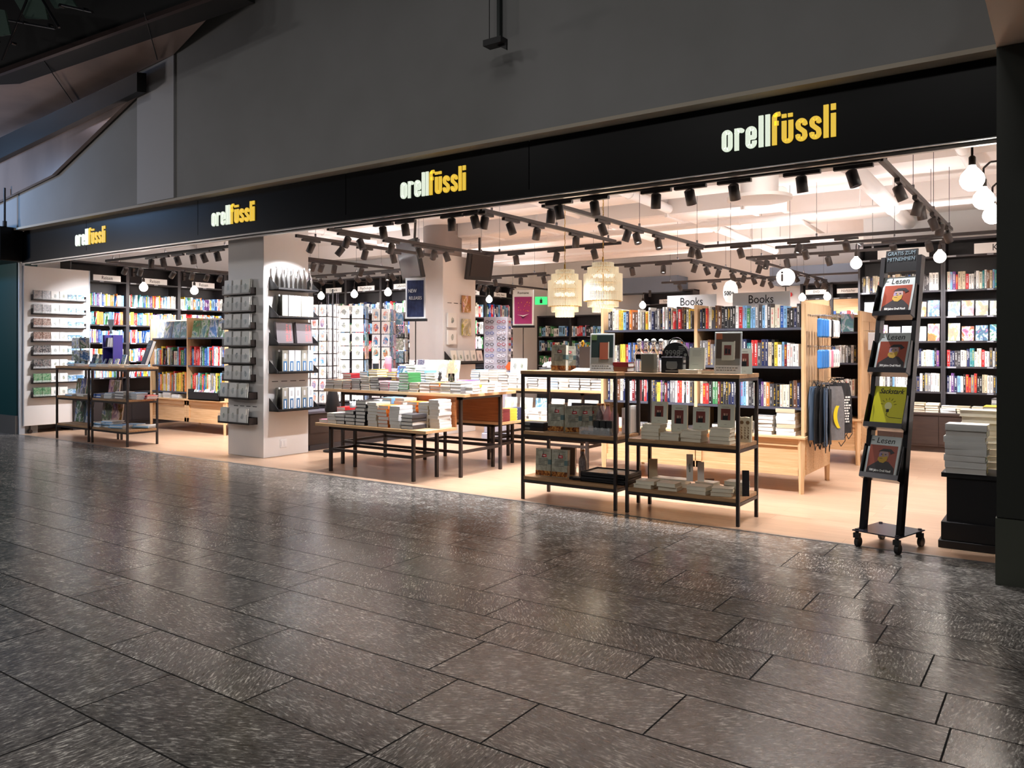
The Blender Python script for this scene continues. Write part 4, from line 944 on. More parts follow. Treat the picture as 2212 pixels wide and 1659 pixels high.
for i in range(6):
    t = thing('hanging_pouch', f'pale hanging pack, {nth(i)} on the end of the rear oak island', 'pouch', (-1.90, 9.6 + i * .07, 1.5 - .3 * (i // 3)), 0, 'packs on the rear island end panel')
    MB().box(.05, .14, -.01, .01, -.22, -.02, bv=.006).build('pack', M('pale_pack', S(200, 198, 200), .5), t); MB().cyl((.006, 0, 0), (.15, 0, 0), .0025, 5).box(.09, .094, -.002, .002, -.03, .0).build('hook', CHROME, t)
# --- picture book island on the left
island('light oak bookcase island of large picture books at the left', -12.30, -10.29, 7.26, 8.2, 1.78, 2, [.62 - .0, 1.04, 1.47], '')
shelf_sign('Bildbände', 'white sign for picture books on the left oak island', (0, 0, 0), 0, -11.0, 1.66, .5, .11, 7.55, .085)
r = random.Random(9)
for k, (a, c) in enumerate(((-12.24, -11.34), (-11.27, -10.34))):
    for q in range(4):
        cn = r.choice(['navy', 'green', 'light blue', 'white', 'grey', 'blue'])
        upright('picture_book', f'large {cn} picture book face out, {nth(q)} on top shelf of {"left" if k == 0 else "right"} left-island bay', 'book', a + .14 + q * .22, 7.33, 1.4715, .2, .27, .03, 0, FR_PHOTO, C[cn], .16, 'large picture books shown face out')
    shelve('picture_book', 'picture book', f'middle shelf of {"left" if k == 0 else "right"} left-island bay', 'picture books on the left oak island', (0, 0, 0), 0, a, c, 7.31, 1.0405, (.22, .3), (.02, .045), P_ART + ['black', 'dark grey', 'red', 'red'], .2, seed=800 + k, lean=.05)
    shelve('picture_book', 'picture book', f'lower shelf of {"left" if k == 0 else "right"} left-island bay', 'picture books on the left oak island', (0, 0, 0), 0, a, c, 7.33, .6205, (.26, .32), (.02, .04), P_ART, .2, seed=810 + k)
t = thing('magazine_tray', 'black tray of leaning colourful leaflets on the left oak island', 'tray', (-10.78, 7.34, .516))
MB().box(-.4, .4, -.1, .1, 0, .012).box(-.4, .4, -.1, -.09, 0, .12).box(-.4, -.39, -.1, .1, 0, .16).box(.39, .4, -.1, .1, 0, .16).build('tray', BLACK, t)
for q in range(6):
    upright('leaflet', f'bright leaflet leaning in the black tray, {nth(q)} from left', 'leaflet', -11.1 + q * .13, 7.27, .53, .12, .17, .02, 0, FR_PHOTO, C[('white', 'red', 'white', 'pink', 'green', 'white')[q]], .5, 'leaflets in the black tray')
for i, x in enumerate((-12.1, -11.85, -11.6)): stack('stacked_paperback', f'{nth(i)} pile on the left oak island plinth', x, 7.36, .516, (3, 4, 3)[i], .2, .15, .02, math.pi, 'white', False, 'piles on the left island plinth', seed=70 + i)
def U(u, y):                            # x on the plane y=const seen at column u
    A = math.radians(34.96); s_, c_ = math.sin(A), math.cos(A); a = (u - 1106) / 1722
    return (-s_ + a * c_) / (c_ + a * s_) * y
# ================================================================== FRONT RACKS
def rack(x0, label, zs=(.20, .59, 1.11), W_=.92, D_=.44, y0=5.70, top=BRN):
    t = thing('display_rack', label, 'display rack', (x0, y0, 0), 0, 'steel racks with wooden shelves along the shop front'); q = .024
    for x in (0, W_ - q):
        for y in (0, D_ - q): MB().box(x, x + q, y, y + q, 0, zs[2] - .03).build('leg', STEEL, t)
    for i, z in enumerate(zs):
        a = (0, W_, 0, D_) if i == 2 else (q * .2, W_ - q * .2, q * .2, D_ - q * .2)
        MB().box(a[0] - (.004 if i == 2 else 0), a[1] + (.004 if i == 2 else 0), a[2] - (.004 if i == 2 else 0), a[3] + (.004 if i == 2 else 0), z - .03, z, bv=.002).build('shelf', top, t)
        MB().box(q, W_ - q, 0, q, z - .054, z - .03).box(q, W_ - q, D_ - q, D_, z - .054, z - .03).box(0, q, q, D_ - q, z - .054, z - .03).box(W_ - q, W_, q, D_ - q, z - .054, z - .03).build('frame_rail', STEEL, t)
    return t
rack(-3.89, 'steel rack with three wooden shelves, grey bottles and trays, left of the front pair')
rack(-2.89, 'steel rack with three wooden shelves of white novels, right of the front pair')
rack(-12.08, 'steel rack of travel books, leftmost at the shop edge', zs=(.22, .62, 1.05))
rack(-11.09, 'steel rack of travel books beside the leftmost rack', zs=(.22, .62, 1.05))
# cover art of the thick novel: pale sky, grey title, red label, city at the foot, turquoise band
DK = picture('landscape_jacket', [(.3, S(120, 116, 98)), (.5, S(160, 156, 138)), (.7, S(196, 194, 180))], 3, .1)
FIRE = picture('fiery_city_print', [(.35, S(40, 26, 22)), (.5, S(150, 84, 40)), (.6, S(222, 166, 90)), (.7, S(70, 44, 34))], 7, 0)
def dicker_mesh():
    mb = MB().box(-.5, .5, 0, .1, 0, 1, 0).box(-.5, .5, .9, 1, 0, 1, 0).box(-.5, -.47, .1, .9, 0, 1, 0).box(-.47, .48, .1, .9, .01, .985, 1)
    mb.box(-.5, .5, -.004, 0, .02, .2, 2)
    r = random.Random(2)
    for k in range(5):
        z = .62 - k * .055; mb.box(-.32, -.32 + r.uniform(.4, .62), -.006, 0, z, z + .022, 3)
    mb.box(-.08, .2, -.006, 0, .70, .80, 4); mb.box(-.02, .14, -.008, -.006, .735, .765, 5)
    mb.slab([(-.12, -.006, .68), (0, -.006, .92), (.06, -.006, .68)], (0, .004, 0), 3)
    mb.box(.3, .504, -.008, 1.004, .44, .62, 6)
    return mb.mesh('thick_novel', [DK, PAGEC, FIRE, M('title_grey', S(92, 94, 88), .5), INKR, INKW, M('band_teal', S(88, 112, 112), .4)])
DM = dicker_mesh()
DT = text_mesh('Joël Dicker', .17, 1.0, mat=M('title_grey'))
def dicker(x, y, z, rz, label, h=.235, w_=.15, t_=.05, lean=.04):
    o = link('thick_novel', DM, None, (x, y, z), (-lean, 0, rz), (w_, t_, h)); tag(o, label, 'book', 'copies of one thick illustrated novel'); o.color = (.6, .6, .5, 1)
    link('author_lettering', DT, o, (0, -.008, .93), (math.radians(90), 0, 0), (.98, .6, 1)); return o
za, zb, zc = 1.111, .591, .201
y = 5.80
dicker(U(1206, y), y, za, math.radians(3), 'thick novel with red label standing on top of the left front rack', .22, .14)
dicker(U(1228, 5.9), 5.9, za, math.radians(38), 'thick novel turned away beside the front one on top of the left front rack', .21, .13)
upright('dark_book', 'black and grey book standing behind the novel on the left front rack top', 'book', U(1245, 5.98), 5.98, za, .12, .19, .04, math.radians(20), FR_JACK, C['dark grey'], .03)
upright('dark_book', 'brown book standing left of the framed poster on the left front rack', 'book', U(1266, 5.92), 5.92, za, .12, .205, .05, math.radians(15), FR_PLAIN, S(98, 84, 78), .02)
t_ = upright('leaflet', 'slanted white leaflets lying before the dark books, left front rack top', 'leaflet', U(1250, 5.80), 5.80, za + .002, .16, .1, .008, 0, FR_PALE, C['white'], 1.35)
def poster_frame(x, y, z, rz, label, kind):
    t = thing('poster_stand', label, 'poster stand', (x, y, z), rz)
    w_, h_ = .205, .315
    R_ = Matrix.Rotation(math.radians(-6), 4, 'X')
    mb = MB(); mb.M = R_; mb.box(-w_ / 2, w_ / 2, 0, .006, 0, h_, bv=.002); mb.build('acrylic_holder', M('frosted_acrylic', S(222, 224, 222), .2), t)
    MB().box(-w_ / 2, w_ / 2, 0, .09, 0, .004).build('foot', ACRYL, t)
    mb = MB(); mb.M = R_; a = w_ / 2 - .012
    mb.box(-a, a, -.002, 0, .115, h_ - .012, 0).box(-a, a, -.002, 0, .065, .115, 1)
    bx = (-.02, .05) if kind == 0 else (-.045, .045)
    mb.box(bx[0], bx[1], -.006, -.002, .10, .24, 2).box(bx[1], bx[1] + .008, -.006, -.002, .105, .245, 3)
    if kind: mb.box(-.028, .026, -.0075, -.006, .14, .215, 4).box(-.02, -.002, -.0085, -.0075, .15, .19, 5).box(.004, .018, -.0085, -.0075, .15, .185, 5)
    mb.box(-a, -a + .045, -.005, -.002, h_ - .055, h_ - .012, 6)
    for k in range(2):
        z0 = .042 - k * .018; xx = -a + .005; r = random.Random(k + kind)
        while xx < a - .03: q = r.uniform(.008, .022); mb.box(xx, xx + q, -.001, 0, z0, z0 + .006, 7); xx += q + .005
    mb.build('poster', [M('poster_dark_teal', S(44, 58, 56) if kind == 0 else S(92, 78, 68), .3) if kind == 0 else M('poster_brown', S(92, 78, 68), .3), M('poster_grey', S(140, 140, 132), .3), M('poster_book', S(170, 92, 66), .4) if kind == 0 else M('poster_pale_book', S(206, 204, 184), .4), PAGEC, M('wine_print', S(120, 60, 52), .4), INKB, M('stamp_green', S(96, 120, 70), .4) if kind == 0 else M('stamp_orange', S(180, 96, 60), .4), M('title_grey')], t)
    return t
poster_frame(U(1300, 5.82), 5.82, za, math.radians(18), 'acrylic poster stand showing a brown book, on the left front rack top', 0)
poster_frame(U(1571, 5.80), 5.80, za, math.radians(4), 'acrylic poster stand showing a white novel, on the right front rack top', 1)
stack('lying_novel', 'the pair behind the left poster stand', U(1345, 5.92), 5.92, za, 2, .17, .13, .038, 0, ['brown', 'dark red'], True, None, seed=1)
# swing top bottles and black gift boxes
def swing_bottle(x, y, z, h, r, label, group='swing top bottles', name='swing_top_bottle'):
    t = thing(name, label, 'bottle', (x, y, z), 0, group)
    MB().lathe((0, 0, 0), [(r * .9, 0), (r, .01), (r, h * .55), (r * .75, h * .68), (r * .38, h * .78), (r * .34, h * .92), (r * .42, h * .94), (r * .42, h * .97)], 20).build('glass_body', GLASS, t)
    MB().lathe((0, 0, h * .97), [(r * .3, 0), (r * .42, .006), (r * .36, .02), (.004, .026)], 14).build('stopper', SIGNW, t)
    MB().tube([(-r * .45, 0, h * .86), (-r * .62, 0, h * .97), (-r * .3, 0, h * 1.04), (r * .3, 0, h * 1.04), (r * .62, 0, h * .97), (r * .45, 0, h * .86)], .0016, 5).build('wire_clasp', CHROME, t)
    return t
for i, (u, yy) in enumerate(((1381, 5.84), (1412, 5.83), (1396, 5.95), (1428, 5.97))):
    swing_bottle(U(u, yy), yy, za, .25 if i != 1 else .25, .045, f'clear swing top bottle with a bow clasp, {nth(i)} on the right front rack top')
o = MB().box(-.055, .055, -.03, .03, 0, .15, bv=.003).build('kraft_box', M('grey_kraft', S(120, 116, 102), .6)); o.location = (U(1402, 5.77), 5.77, za); tag(o, 'grey cardboard bottle box in front of the swing top bottles', 'box')
BB = BLACK
t = thing('gift_box', 'black gift box with a white emblem on the right front rack top', 'box', (U(1455, 5.80), 5.80, za), math.radians(6))
MB().box(-.085, .085, -.045, .045, 0, .125, bv=.003).build('box_body', BB, t)
MB().prism([(-.04, .035), (0, .028), (.04, .035), (.045, .065), (.04, .09), (-.04, .09), (-.045, .065)], -.047, -.0455).box(-.05, .05, -.047, -.0455, .012, .02).build('emblem', M('silver_print', S(170, 172, 168), .3, .6), t)
MB().box(.0855, .087, -.03, .03, .08, .1).box(.0855, .087, -.03, .03, .03, .065).build('side_print', M('silver_print'), t)
t = thing('gift_tin', 'round-topped black tin with gold numerals behind the black gift box', 'tin', (U(1463, 5.95), 5.93, za), math.radians(4))
MB().prism([(-.11, 0), (.11, 0), (.115, .12)] + arc(0, .13, .108, 5, 175, 12) + [(-.115, .12)], -.03, .03).build('tin_body', BB, t)
letter('9998', t, (-.02, -.0315, .15), .07, M('silver_print'), bold=.001, name='numerals', sx=.9)
tm = MB(); r = random.Random(12)
for k in range(5): tm.box(.03, .03 + r.uniform(.03, .06), -.0315, -.03, .2 - k * .013, .206 - k * .013)
tm.cyl((.085, -.03, .14), (.085, -.032, .14), .012, 14); tm.cyl((0, -.0315, .205), (0, -.03, .205), .0, 4) if False else None; tm.build('printed_seal', M('silver_print'), t)
MB().tube(arc(0, .22, .06, 15, 165, 8) and [(a, 0, b_) for a, b_ in arc(0, .215, .06, 10, 170, 8)], .005, 6).build('handle', BB, t)
WN = M('ivory_jacket', S(206, 208, 192), .5)
def white_novel_mesh(pic):
    mb = MB().box(-.5, .5, 0, .1, 0, 1, 0).box(-.5, .5, .9, 1, 0, 1, 0).box(-.5, -.46, .1, .9, 0, 1, 0).box(-.46, .48, .1, .9, .01, .985, 1)
    if pic:
        mb.box(-.30, .27, -.01, 0, .3, .80, 2).box(-.2, .12, -.016, -.01, .3, .48, 3).box(-.14, -.02, -.02, -.016, .5, .6, 4).box(.03, .1, -.02, -.016, .5, .6, 4).box(-.17, .0, -.016, -.01, .48, .56, 3).box(.0, .14, -.016, -.01, .48, .56, 3)
        mb.box(-.25, .2, -.006, 0, .86, .89, 5).box(-.1, .05, -.006, 0, .1, .12, 5)
    else:
        for k in range(9): mb.box(-.3, .3 - .04 * (k % 3), -.004, 0, .88 - k * .035, .89 - k * .035, 5)
        mb.box(-.3, .1, -.004, 0, .2, .215, 5)
    return mb.mesh('white_novel', [WN, PAGEC, M('wine_print'), INKB, M('skin_print', S(190, 150, 130), .5), M('faint_print', S(160, 160, 148), .5)])
WNM = white_novel_mesh(True); WNB = white_novel_mesh(False)
def wnovel(x, y, z, rz, label, me=None, h=.19, w_=.125, t_=.03, lean=.07):
    o = link('white_novel', me or WNM, None, (x, y, z), (-lean, 0, rz), (w_, t_, h)); return tag(o, label, 'book', 'copies of one white novel')
wnovel(U(1505, 5.84), 5.84, za + .032, math.radians(4), 'white novel showing its back cover, propped on another on the rack top', WNB, .165, .12, .022)
stack('lying_novel', 'flat under the propped novel on the rack top', U(1492, 5.80), 5.80, za, 1, .16, .12, .028, math.pi, 'cream', True, None, seed=2, cream=True)
stack('lying_novel', 'flat left of the right poster stand', U(1533, 5.84), 5.84, za, 1, .1, .13, .026, math.pi, 'brown', True, None, seed=3, cream=True)
wnovel(U(1609, 5.86), 5.86, za, math.radians(30), 'white novel half hidden behind the right poster stand', None, .19, .11, .03)
# middle shelf right rack
for i, (u, us, n) in enumerate(((1424, 1412, 4), (1467, 1452, 2), (1514, 1500, 3), (1568, 1561, 4))):
    yy = 5.80
    zt = stack('lying_novel', f'the {nth(i)} pile on the middle shelf, right front rack', U(us, yy), yy, zb, n, .155 + .01 * (i == 2), .13, .0285, math.pi, 'cream', True, 'ivory novels in small piles on the right front rack', seed=30 + i, cream=True)
    b0 = zt if n > 2 else zt
    wnovel(U(u, 5.86), 5.855, b0 + .001 if i != 0 else b0 + .001, math.radians(6), f'white novel with a dark portrait on the {nth(i)} pile, middle shelf', None, .172 if i != 1 else .21)
t = thing('owl_vase', 'cream owl shaped ornament at the right end of the middle shelf', 'ornament', (U(1610, 5.98), 5.98, zb), math.radians(10))
OWL = M('owl_cream', S(214, 204, 176), .5)
MB().prism([(-.045, 0), (.045, 0), (.05, .16), (.05, .2), (.035, .185), (0, .19), (-.035, .185), (-.05, .2), (-.05, .16)], -.03, .03).build('body', OWL, t)
ow = MB()
for s in (-1, 1): ow.cyl((s * .022, -.03, .15), (s * .022, -.032, .15), .014, 12).cyl((s * .022, -.03, .04), (s * .022, -.032, .04), .008, 8)
for k in range(5):
    for q in range(3): ow.prism([(-.03 + q * .025, .12 - k * .02), (-.018 + q * .025, .11 - k * .02), (-.024 + q * .025, .10 - k * .02)], -.031, -.03)
ow.build('feather_print', M('owl_brown', S(120, 92, 60), .5), t)
# lower shelf right rack
for i, (u, yy) in enumerate(((1397, 5.79), (1446, 5.79), (1510, 5.79), (1560, 5.80), (1434, 5.98), (1466, 5.99), (1530, 5.99), (1590, 5.96))):
    n = (2, 2, 2, 2, 2, 2, 2, 3)[i]
    stack('lying_novel', f'the {nth(i)} pile on the lowest shelf, right front rack', U(u, yy), yy, zc, n, .155, .125, .03, (0, .05, -.04, .25, 0, .1, 0, -.1)[i] + math.pi, 'cream', True, 'ivory novels on the lowest shelf of the right front rack', seed=40 + i, cream=True, jit=.008)
for i, (u, yy, h, c, lab) in enumerate(((1411, 5.98, .20, 'beige', 'beige card with a sketch leaning at the left post, lowest shelf'), (1490, 5.91, .21, 'cream', 'narrow ivory book standing between piles, lowest shelf'), (1514, 5.96, .15, 'white', 'slim white book standing behind the third pile, lowest shelf'), (1611, 5.86, .19, 'black', 'black narrow board standing at the right end, lowest shelf'), (1533, 6.06, .07, 'brown', 'small brown box at the back of the lowest shelf'))):
    upright('small_book', lab, 'book', U(u, yy), yy, zc + (.06 if i in (1, 2) else 0), .05 if i in (1, 2, 3) else .07, h, .016, math.radians(25), FR_PLAIN if i != 1 else FR_PALE, C[c], .05)
# middle shelf left rack
for i in range(2):
    t = thing('card_game_box', f'black game box with silver label, {"lower" if i == 0 else "upper"} of the two on the left front rack', 'box', (U(1160, 5.82), 5.82, zb + i * .036), 0)
    MB().box(-.11, .11, -.07, .07, 0, .035, bv=.002).build('box_body', BB, t); MB().prism([(-.08, .008), (-.03, .008), (-.026, .02), (-.03, .028), (-.08, .028), (-.084, .02)], -.0715, -.07).build('label_print', M('silver_print'), t)
dicker(U(1200, 5.78), 5.78, zb, math.radians(4), 'thick novel with red label, front left on the middle shelf of the left front rack')
for i, (u, yy) in enumerate(((1239, 5.80), (1262, 5.86), (1276, 5.92))): dicker(U(u, yy), yy, zb, math.radians(38), f'thick novel turned sideways, {nth(i)} of three on the middle shelf', .225, .14, .045)
upright('dark_book', 'tall dark slab book behind the sideways novels, middle shelf', 'book', U(1262, 6.02), 6.02, zb, .26, .235, .02, 0, FR_PLAIN, C['dark grey'], .02)
MARB = noisy('marbled_glaze', S(160, 152, 150), S(92, 86, 88), 9, rough=.3, detail=6, coords='Generated'); ROSE = noisy('rose_glaze', S(226, 170, 170), S(206, 150, 150), 4, rough=.35)
def flask(x, y, z, h, r, mat, label):
    t = thing('ceramic_bottle', label, 'bottle', (x, y, z), 0, 'marbled and rose bottles on the left front rack')
    MB().lathe((0, 0, 0), [(r * .92, 0), (r, .008), (r, h * .55), (r * .9, h * .66), (r * .5, h * .82), (r * .42, h * .88), (r * .42, h * .93)], 22).build('body', mat, t)
    MB().lathe((0, 0, h * .93), [(r * .5, 0), (r * .52, .004), (r * .5, h * .07), (.003, h * .07)], 18).build('cap', M('rose_gold', S(170, 120, 80), .3, .8), t)
flask(U(1294, 5.99), 5.99, zb, .24, .038, MARB, 'grey marbled bottle with copper cap, middle shelf')
flask(U(1313, 6.0), 6.0, zb, .24, .038, ROSE, 'rose bottle beside the marbled one, middle shelf')
flask(U(1330, 5.99), 5.97, zb, .235, .036, ROSE, 'rose bottle next to the steel post, middle shelf')
flask(U(1302, 6.08), 6.08, zb, .235, .036, noisy('pearl_glaze', S(214, 210, 214), S(196, 190, 198), 3, rough=.3), 'pale pearl bottle behind the rose bottles, middle shelf')
flask(U(1259, 5.95), 5.95, zc, .235, .035, MARB, 'grey marbled bottle standing alone on the lowest shelf')
for i, u in enumerate((1290, 1304, 1318)):
    t = thing('black_pouch_pack', f'black pack with a round white badge, {nth(i)} in the acrylic box, middle shelf', 'pack', (U(u, 5.80), 5.80, zb + .004), math.radians(-6), 'black badge packs')
    MB().box(-.028, .028, -.02, .04, 0, .115, bv=.004).build('pack', M('dark_pack', S(46, 48, 48), .35), t); MB().cyl((0, -.021, .045), (0, -.0225, .045), .013, 14).build('badge', M('silver_print'), t)
t = thing('acrylic_box', 'clear acrylic box holding black badge packs on the middle shelf', 'box', (U(1292, 5.77), 5.80, zb))
MB().box(-.16, .12, -.06, -.057, 0, .06).box(-.16, .12, .08, .083, 0, .06).box(-.163, -.16, -.06, .083, 0, .06).box(.12, .123, -.06, .083, 0, .06).build('walls', ACRYL, t)
for i, (u, c) in enumerate(((1266, 'black'), (1274, 'grey'))): stack('small_notebook', f'the acrylic box area, {"left" if i == 0 else "right"}', U(u, 5.80), 5.80, zb + .001, 2, .08, .05, .01, .2, c, False, None, seed=50 + i)
for i, u in enumerate((1347, 1358)):
    upright('small_book', f'pale spine book {"left" if i == 0 else "right"} of two at the right end, middle shelf of the left rack', 'book', U(u, 6.02), 6.02, zb, .035, .23 if i else .21, .12, 0, FR_PALE, C['beige'], .0)
# lower shelf left rack
dicker(U(1173, 5.79), 5.79, zc, math.radians(3), 'thick novel with red label, left of two on the lowest shelf')
dicker(U(1208, 5.80), 5.80, zc, math.radians(4), 'thick novel with red label, right of two on the lowest shelf')
upright('dark_book', 'brown slab book behind the two novels, lowest shelf', 'book', U(1226, 5.98), 5.98, zc, .14, .235, .03, math.radians(5), FR_PLAIN, S(90, 74, 66), .02)
for i, u in enumerate((1241, 1250)): stack('small_notebook', f'the {nth(i)} little pile before the marbled bottle', U(u, 5.80), 5.80 - .01 * i, zc, 2, .08, .06, .011, .1 + i * .2, 'black', True, None, seed=55 + i)
for i in range(4):
    t = thing('serving_tray', f'black rimmed tray, {nth(i)} from below in the pile on the lowest shelf', 'tray', (U(1320, 5.90), 5.90, zc + i * .021), math.radians(2 * (i % 2)), 'black trays stacked on the lowest shelf')
    w_, d_ = .205, .15
    MB().box(-w_, w_, -d_, d_, 0, .006).box(-w_, w_, -d_, -d_ + .008, 0, .02).box(-w_, w_, d_ - .008, d_, 0, .02).box(-w_, -w_ + .008, -d_, d_, 0, .02).box(w_ - .008, w_, -d_, d_, 0, .02).build('tray', BLACK, t)
    if i == 3: MB().box(-w_ + .01, w_ - .01, -d_ + .01, d_ - .01, .006, .009).build('inlay', M('tray_inlay', S(150, 134, 116), .3), t)
    if i == 3: MB().cyl((.03, -.02, .009), (.03, -.02, .011), .05, 20).build('paper_label', SIGNW, t)
# ---------------- the two travel racks at the far left
ra, rb, rc_ = 1.051, .621, .221
def many(name, label, us, y, z, w_, h_, t_, cols, me, grp, lean=.15, rz=0, cat='book'):
    for i, u in enumerate(us):
        upright(name, f'{cols[i % len(cols)]} {label.format(nth(i))}', cat, U(u, y), y, z, w_, h_, t_, rz, me, C[cols[i % len(cols)]], lean, grp)
many('travel_magazine', 'travel book face out, {} on top of the left travel racks', (166, 181), 6.0, ra, .16, .2, .02, ('navy', 'light blue'), FR_PHOTO, 'upright travel books on the left racks')
many('travel_magazine', 'travel guide leaning on the top boards, {} from left', (200, 213, 226, 250, 262), 6.05, ra, .12, .17, .02, ('blue', 'navy', 'light blue', 'navy', 'teal'), FR_PHOTO, 'upright travel books on the left racks', .25)
upright('cookbook', 'big dark blue book leaning back at the right end of the travel racks', 'book', U(306, 5.98), 5.98, ra, .25, .38, .045, math.radians(-18), FR_PLAIN, S(38, 48, 58), .32)
t = [o for o in bpy.data.objects if o.get('label') == 'big dark blue book leaning back at the right end of the travel racks'][0]
for k, s_ in enumerate(('UND WAS', 'HAST DU', 'VOR?')): link('title_lettering', text_mesh(s_, .13, 1.0, mat=M('title_pale', S(130, 150, 160), .5)), t, (0, -.02, .86 - k * .12), (math.radians(90), 0, 0), (1.1, .7, 1))
def spinner_small(loc_, label):
    t = thing('counter_spinner', label, 'rack', loc_); MB().cyl((0, 0, 0), (0, 0, .42), .008, 8).cyl((0, 0, 0), (0, 0, .012), .1, 20).build('pole', STEEL, t)
    w_ = MB()
    for z in (.07, .25): 
        for a in range(4):
            c, s2 = math.cos(a * math.pi / 2), math.sin(a * math.pi / 2); w_.cyl((c * .1 - s2 * .07, s2 * .1 + c * .07, z), (c * .1 + s2 * .07, s2 * .1 - c * .07, z), .003, 5).cyl((0, 0, z), (c * .1, s2 * .1, z), .003, 5)
    w_.box(-.03, .03, -.01, .01, .38, .44).build('wire_cage', ACRYL, t)
    for z in (.075, .255):
        for a in range(4):
            an = a * math.pi / 2 + .2
            upright('postcard', f'landscape postcard, {nth(a)} side of the {"lower" if z < .1 else "upper"} level of the {label.split(",")[0]}', 'postcard', loc_[0] + math.sin(an) * .09, loc_[1] - math.cos(an) * .09, loc_[2] + z, .15, .15, .012, an, FR_PHOTO, C['navy'], .04, 'postcards on the small counter spinner')
spinner_small((U(170, 5.9), 5.93, ra), 'small postcard spinner, on the leftmost rack')
t = thing('leaflet_stand', 'purple book dispenser with a grey wine glass shaped topper on the travel racks', 'dispenser', (U(240, 5.98), 5.98, ra), math.radians(8))
PUR = M('purple_card', S(78, 70, 150), .5)
MB().box(-.11, .11, -.04, .1, 0, .03).box(-.115, -.105, -.05, .1, 0, .44).box(.105, .115, -.05, .1, 0, .44).box(-.11, .11, .09, .1, 0, .44).box(-.105, .105, -.05, .09, .26, .27).build('dispenser_body', PUR, t)
GR = M('grey_card', S(124, 132, 142), .5)
MB().prism([(-.07, .66), (.07, .66), (.055, .58), (.02, .54), (.012, .5), (.035, .46), (-.035, .46), (-.012, .5), (-.02, .54), (-.055, .58)], -.005, .005).build('glass_topper', GR, t)
tm = MB()
for k in range(7): tm.box(-.045 + k * .014, -.04 + k * .014, -.0065, -.005, .575, .635)
tm.build('topper_print', M('title_pale'), t)
for i in range(8): upright('small_book', f'narrow grey guide in the purple dispenser, {nth(i)} from left', 'book', U(240, 5.98) - .09 + i * .025, 5.955, ra + .272, .02, .13, .09, math.radians(8), FR_JACK, C[('grey', 'dark grey', 'white')[i % 3]], .1, 'guides in the purple dispenser')
for i in range(4): upright('small_book', f'small photo guide before the purple dispenser, {nth(i)} from left', 'book', U(206 + i * 14, 5.90), 5.90, ra + .001, .075, .115, .02, .1, FR_PHOTO, C[('green', 'blue', 'navy', 'grey')[i]], .35, 'guides in the purple dispenser')
gr = 'magazine piles on the left travel racks'
for i, (u, c, n) in enumerate(((165, 'light blue', 3), (188, 'red', 2), (213, 'light blue', 3), (238, 'grey', 3), (262, 'beige', 3), (288, 'grey', 2), (300, 'white', 3))):
    stack('travel_magazine', f'{nth(i)} top pile, left travel racks', U(u, 5.82), 5.82, ra, n, .19, .16, .012, (0, math.pi)[i % 2], [c, 'white'] if c != 'red' else ['red', 'cream'], False, gr, seed=80 + i)
for i, (u, c, n, yy) in enumerate(((160, 'light blue', 2, 5.82), (185, 'teal', 2, 5.86), (222, 'blue', 4, 5.82), (245, 'light blue', 6, 5.83), (270, 'grey', 8, 5.84), (298, 'light blue', 7, 5.9), (321, 'red', 4, 6.02))):
    stack('travel_magazine', f'{nth(i)} middle pile, left travel racks', U(u, yy), yy, rb, n, .2, .16, .012, math.pi * (i % 2), [c, 'white', c], False, gr, seed=90 + i)
many('travel_magazine', 'book standing on the middle shelf of the travel racks, {} from left', (168, 178, 190, 238, 250), 6.02, rb, .13, .24, .025, ('brown', 'purple', 'navy', 'red', 'dark red'), FR_PHOTO, 'upright travel books on the left racks', .12)
many('travel_magazine', 'large landscape album on the lowest shelf of the travel racks, {} from left', (170, 186, 228, 250), 5.98, rc_, .26, .33, .02, ('navy', 'blue', 'grey', 'orange'), FR_PHOTO, 'upright travel books on the left racks', .12)
for i, (u, n, yy) in enumerate(((222, 5, 5.82), (243, 7, 5.86), (263, 4, 5.82), (292, 4, 6.0), (312, 3, 6.03))):
    stack('travel_magazine', f'{nth(i)} lowest pile, left travel racks', U(u, yy), yy, rc_, n, .24, .18, .012, .1 * i, ['white', 'light blue'], False, gr, seed=100 + i, jit=.02)

# ================================================================== BOOK TABLES
def table(x0, x1, y0, y1, z, label, ov=(.16, .2, .06, .06), stretch=.22, board=None, apron=True):
    t = thing('display_table', label, 'table', (x0, y0, 0)); L, D_ = x1 - x0, y1 - y0; q = .03
    for x in (0, L - q):
        for y in (0, D_ - q): MB().box(x, x + q, y, y + q, 0, z - .035).build('leg', STEEL, t)
    MB().box(-ov[0], L + ov[1], -ov[2], D_ + ov[3], z - .03, z, bv=.002).build('table_top', OAK, t)
    MB().box(0, L, 0, q, z - .062, z - .03).box(0, L, D_ - q, D_, z - .062, z - .03).box(0, q, q, D_ - q, z - .062, z - .03).box(L - q, L, q, D_ - q, z - .062, z - .03).build('apron_frame', STEEL, t)
    MB().box(q, L - q, 0.002, q - .004, stretch, stretch + .028).box(q, L - q, D_ - q + .002, D_ - .002, stretch, stretch + .028).box(.002, q - .004, q, D_ - q, stretch, stretch + .028).box(L - q + .002, L - .002, q, D_ - q, stretch, stretch + .028).build('stretcher', STEEL, t)
    if board: MB().box(-ov[0] + board[0], L + ov[1], board[1], board[1] + .022, z, z + board[2], bv=.002).build('back_board', OAK if False else noisy('warm_oak', S(176, 112, 66), S(150, 92, 52), 6, (.6, 6, 14), .45), t)
    return t
table(-6.44, -5.24, 5.82, 6.2, .51, 'low steel legged table of stacked paperbacks nearest the threshold', board=(.9, .40, .32), ov=(.16, .2, .05, .05))
table(-6.74, -5.01, 6.27, 6.98, .845, 'tall steel legged table loaded with white book piles', ov=(.22, .1, .06, .12), stretch=.24)
table(-6.2, -5.18, 7.05, 7.45, .50, 'low table with a brown back board tucked behind the tall table', board=(.0, -.04, .34), ov=(.2, .14, .05, .05))
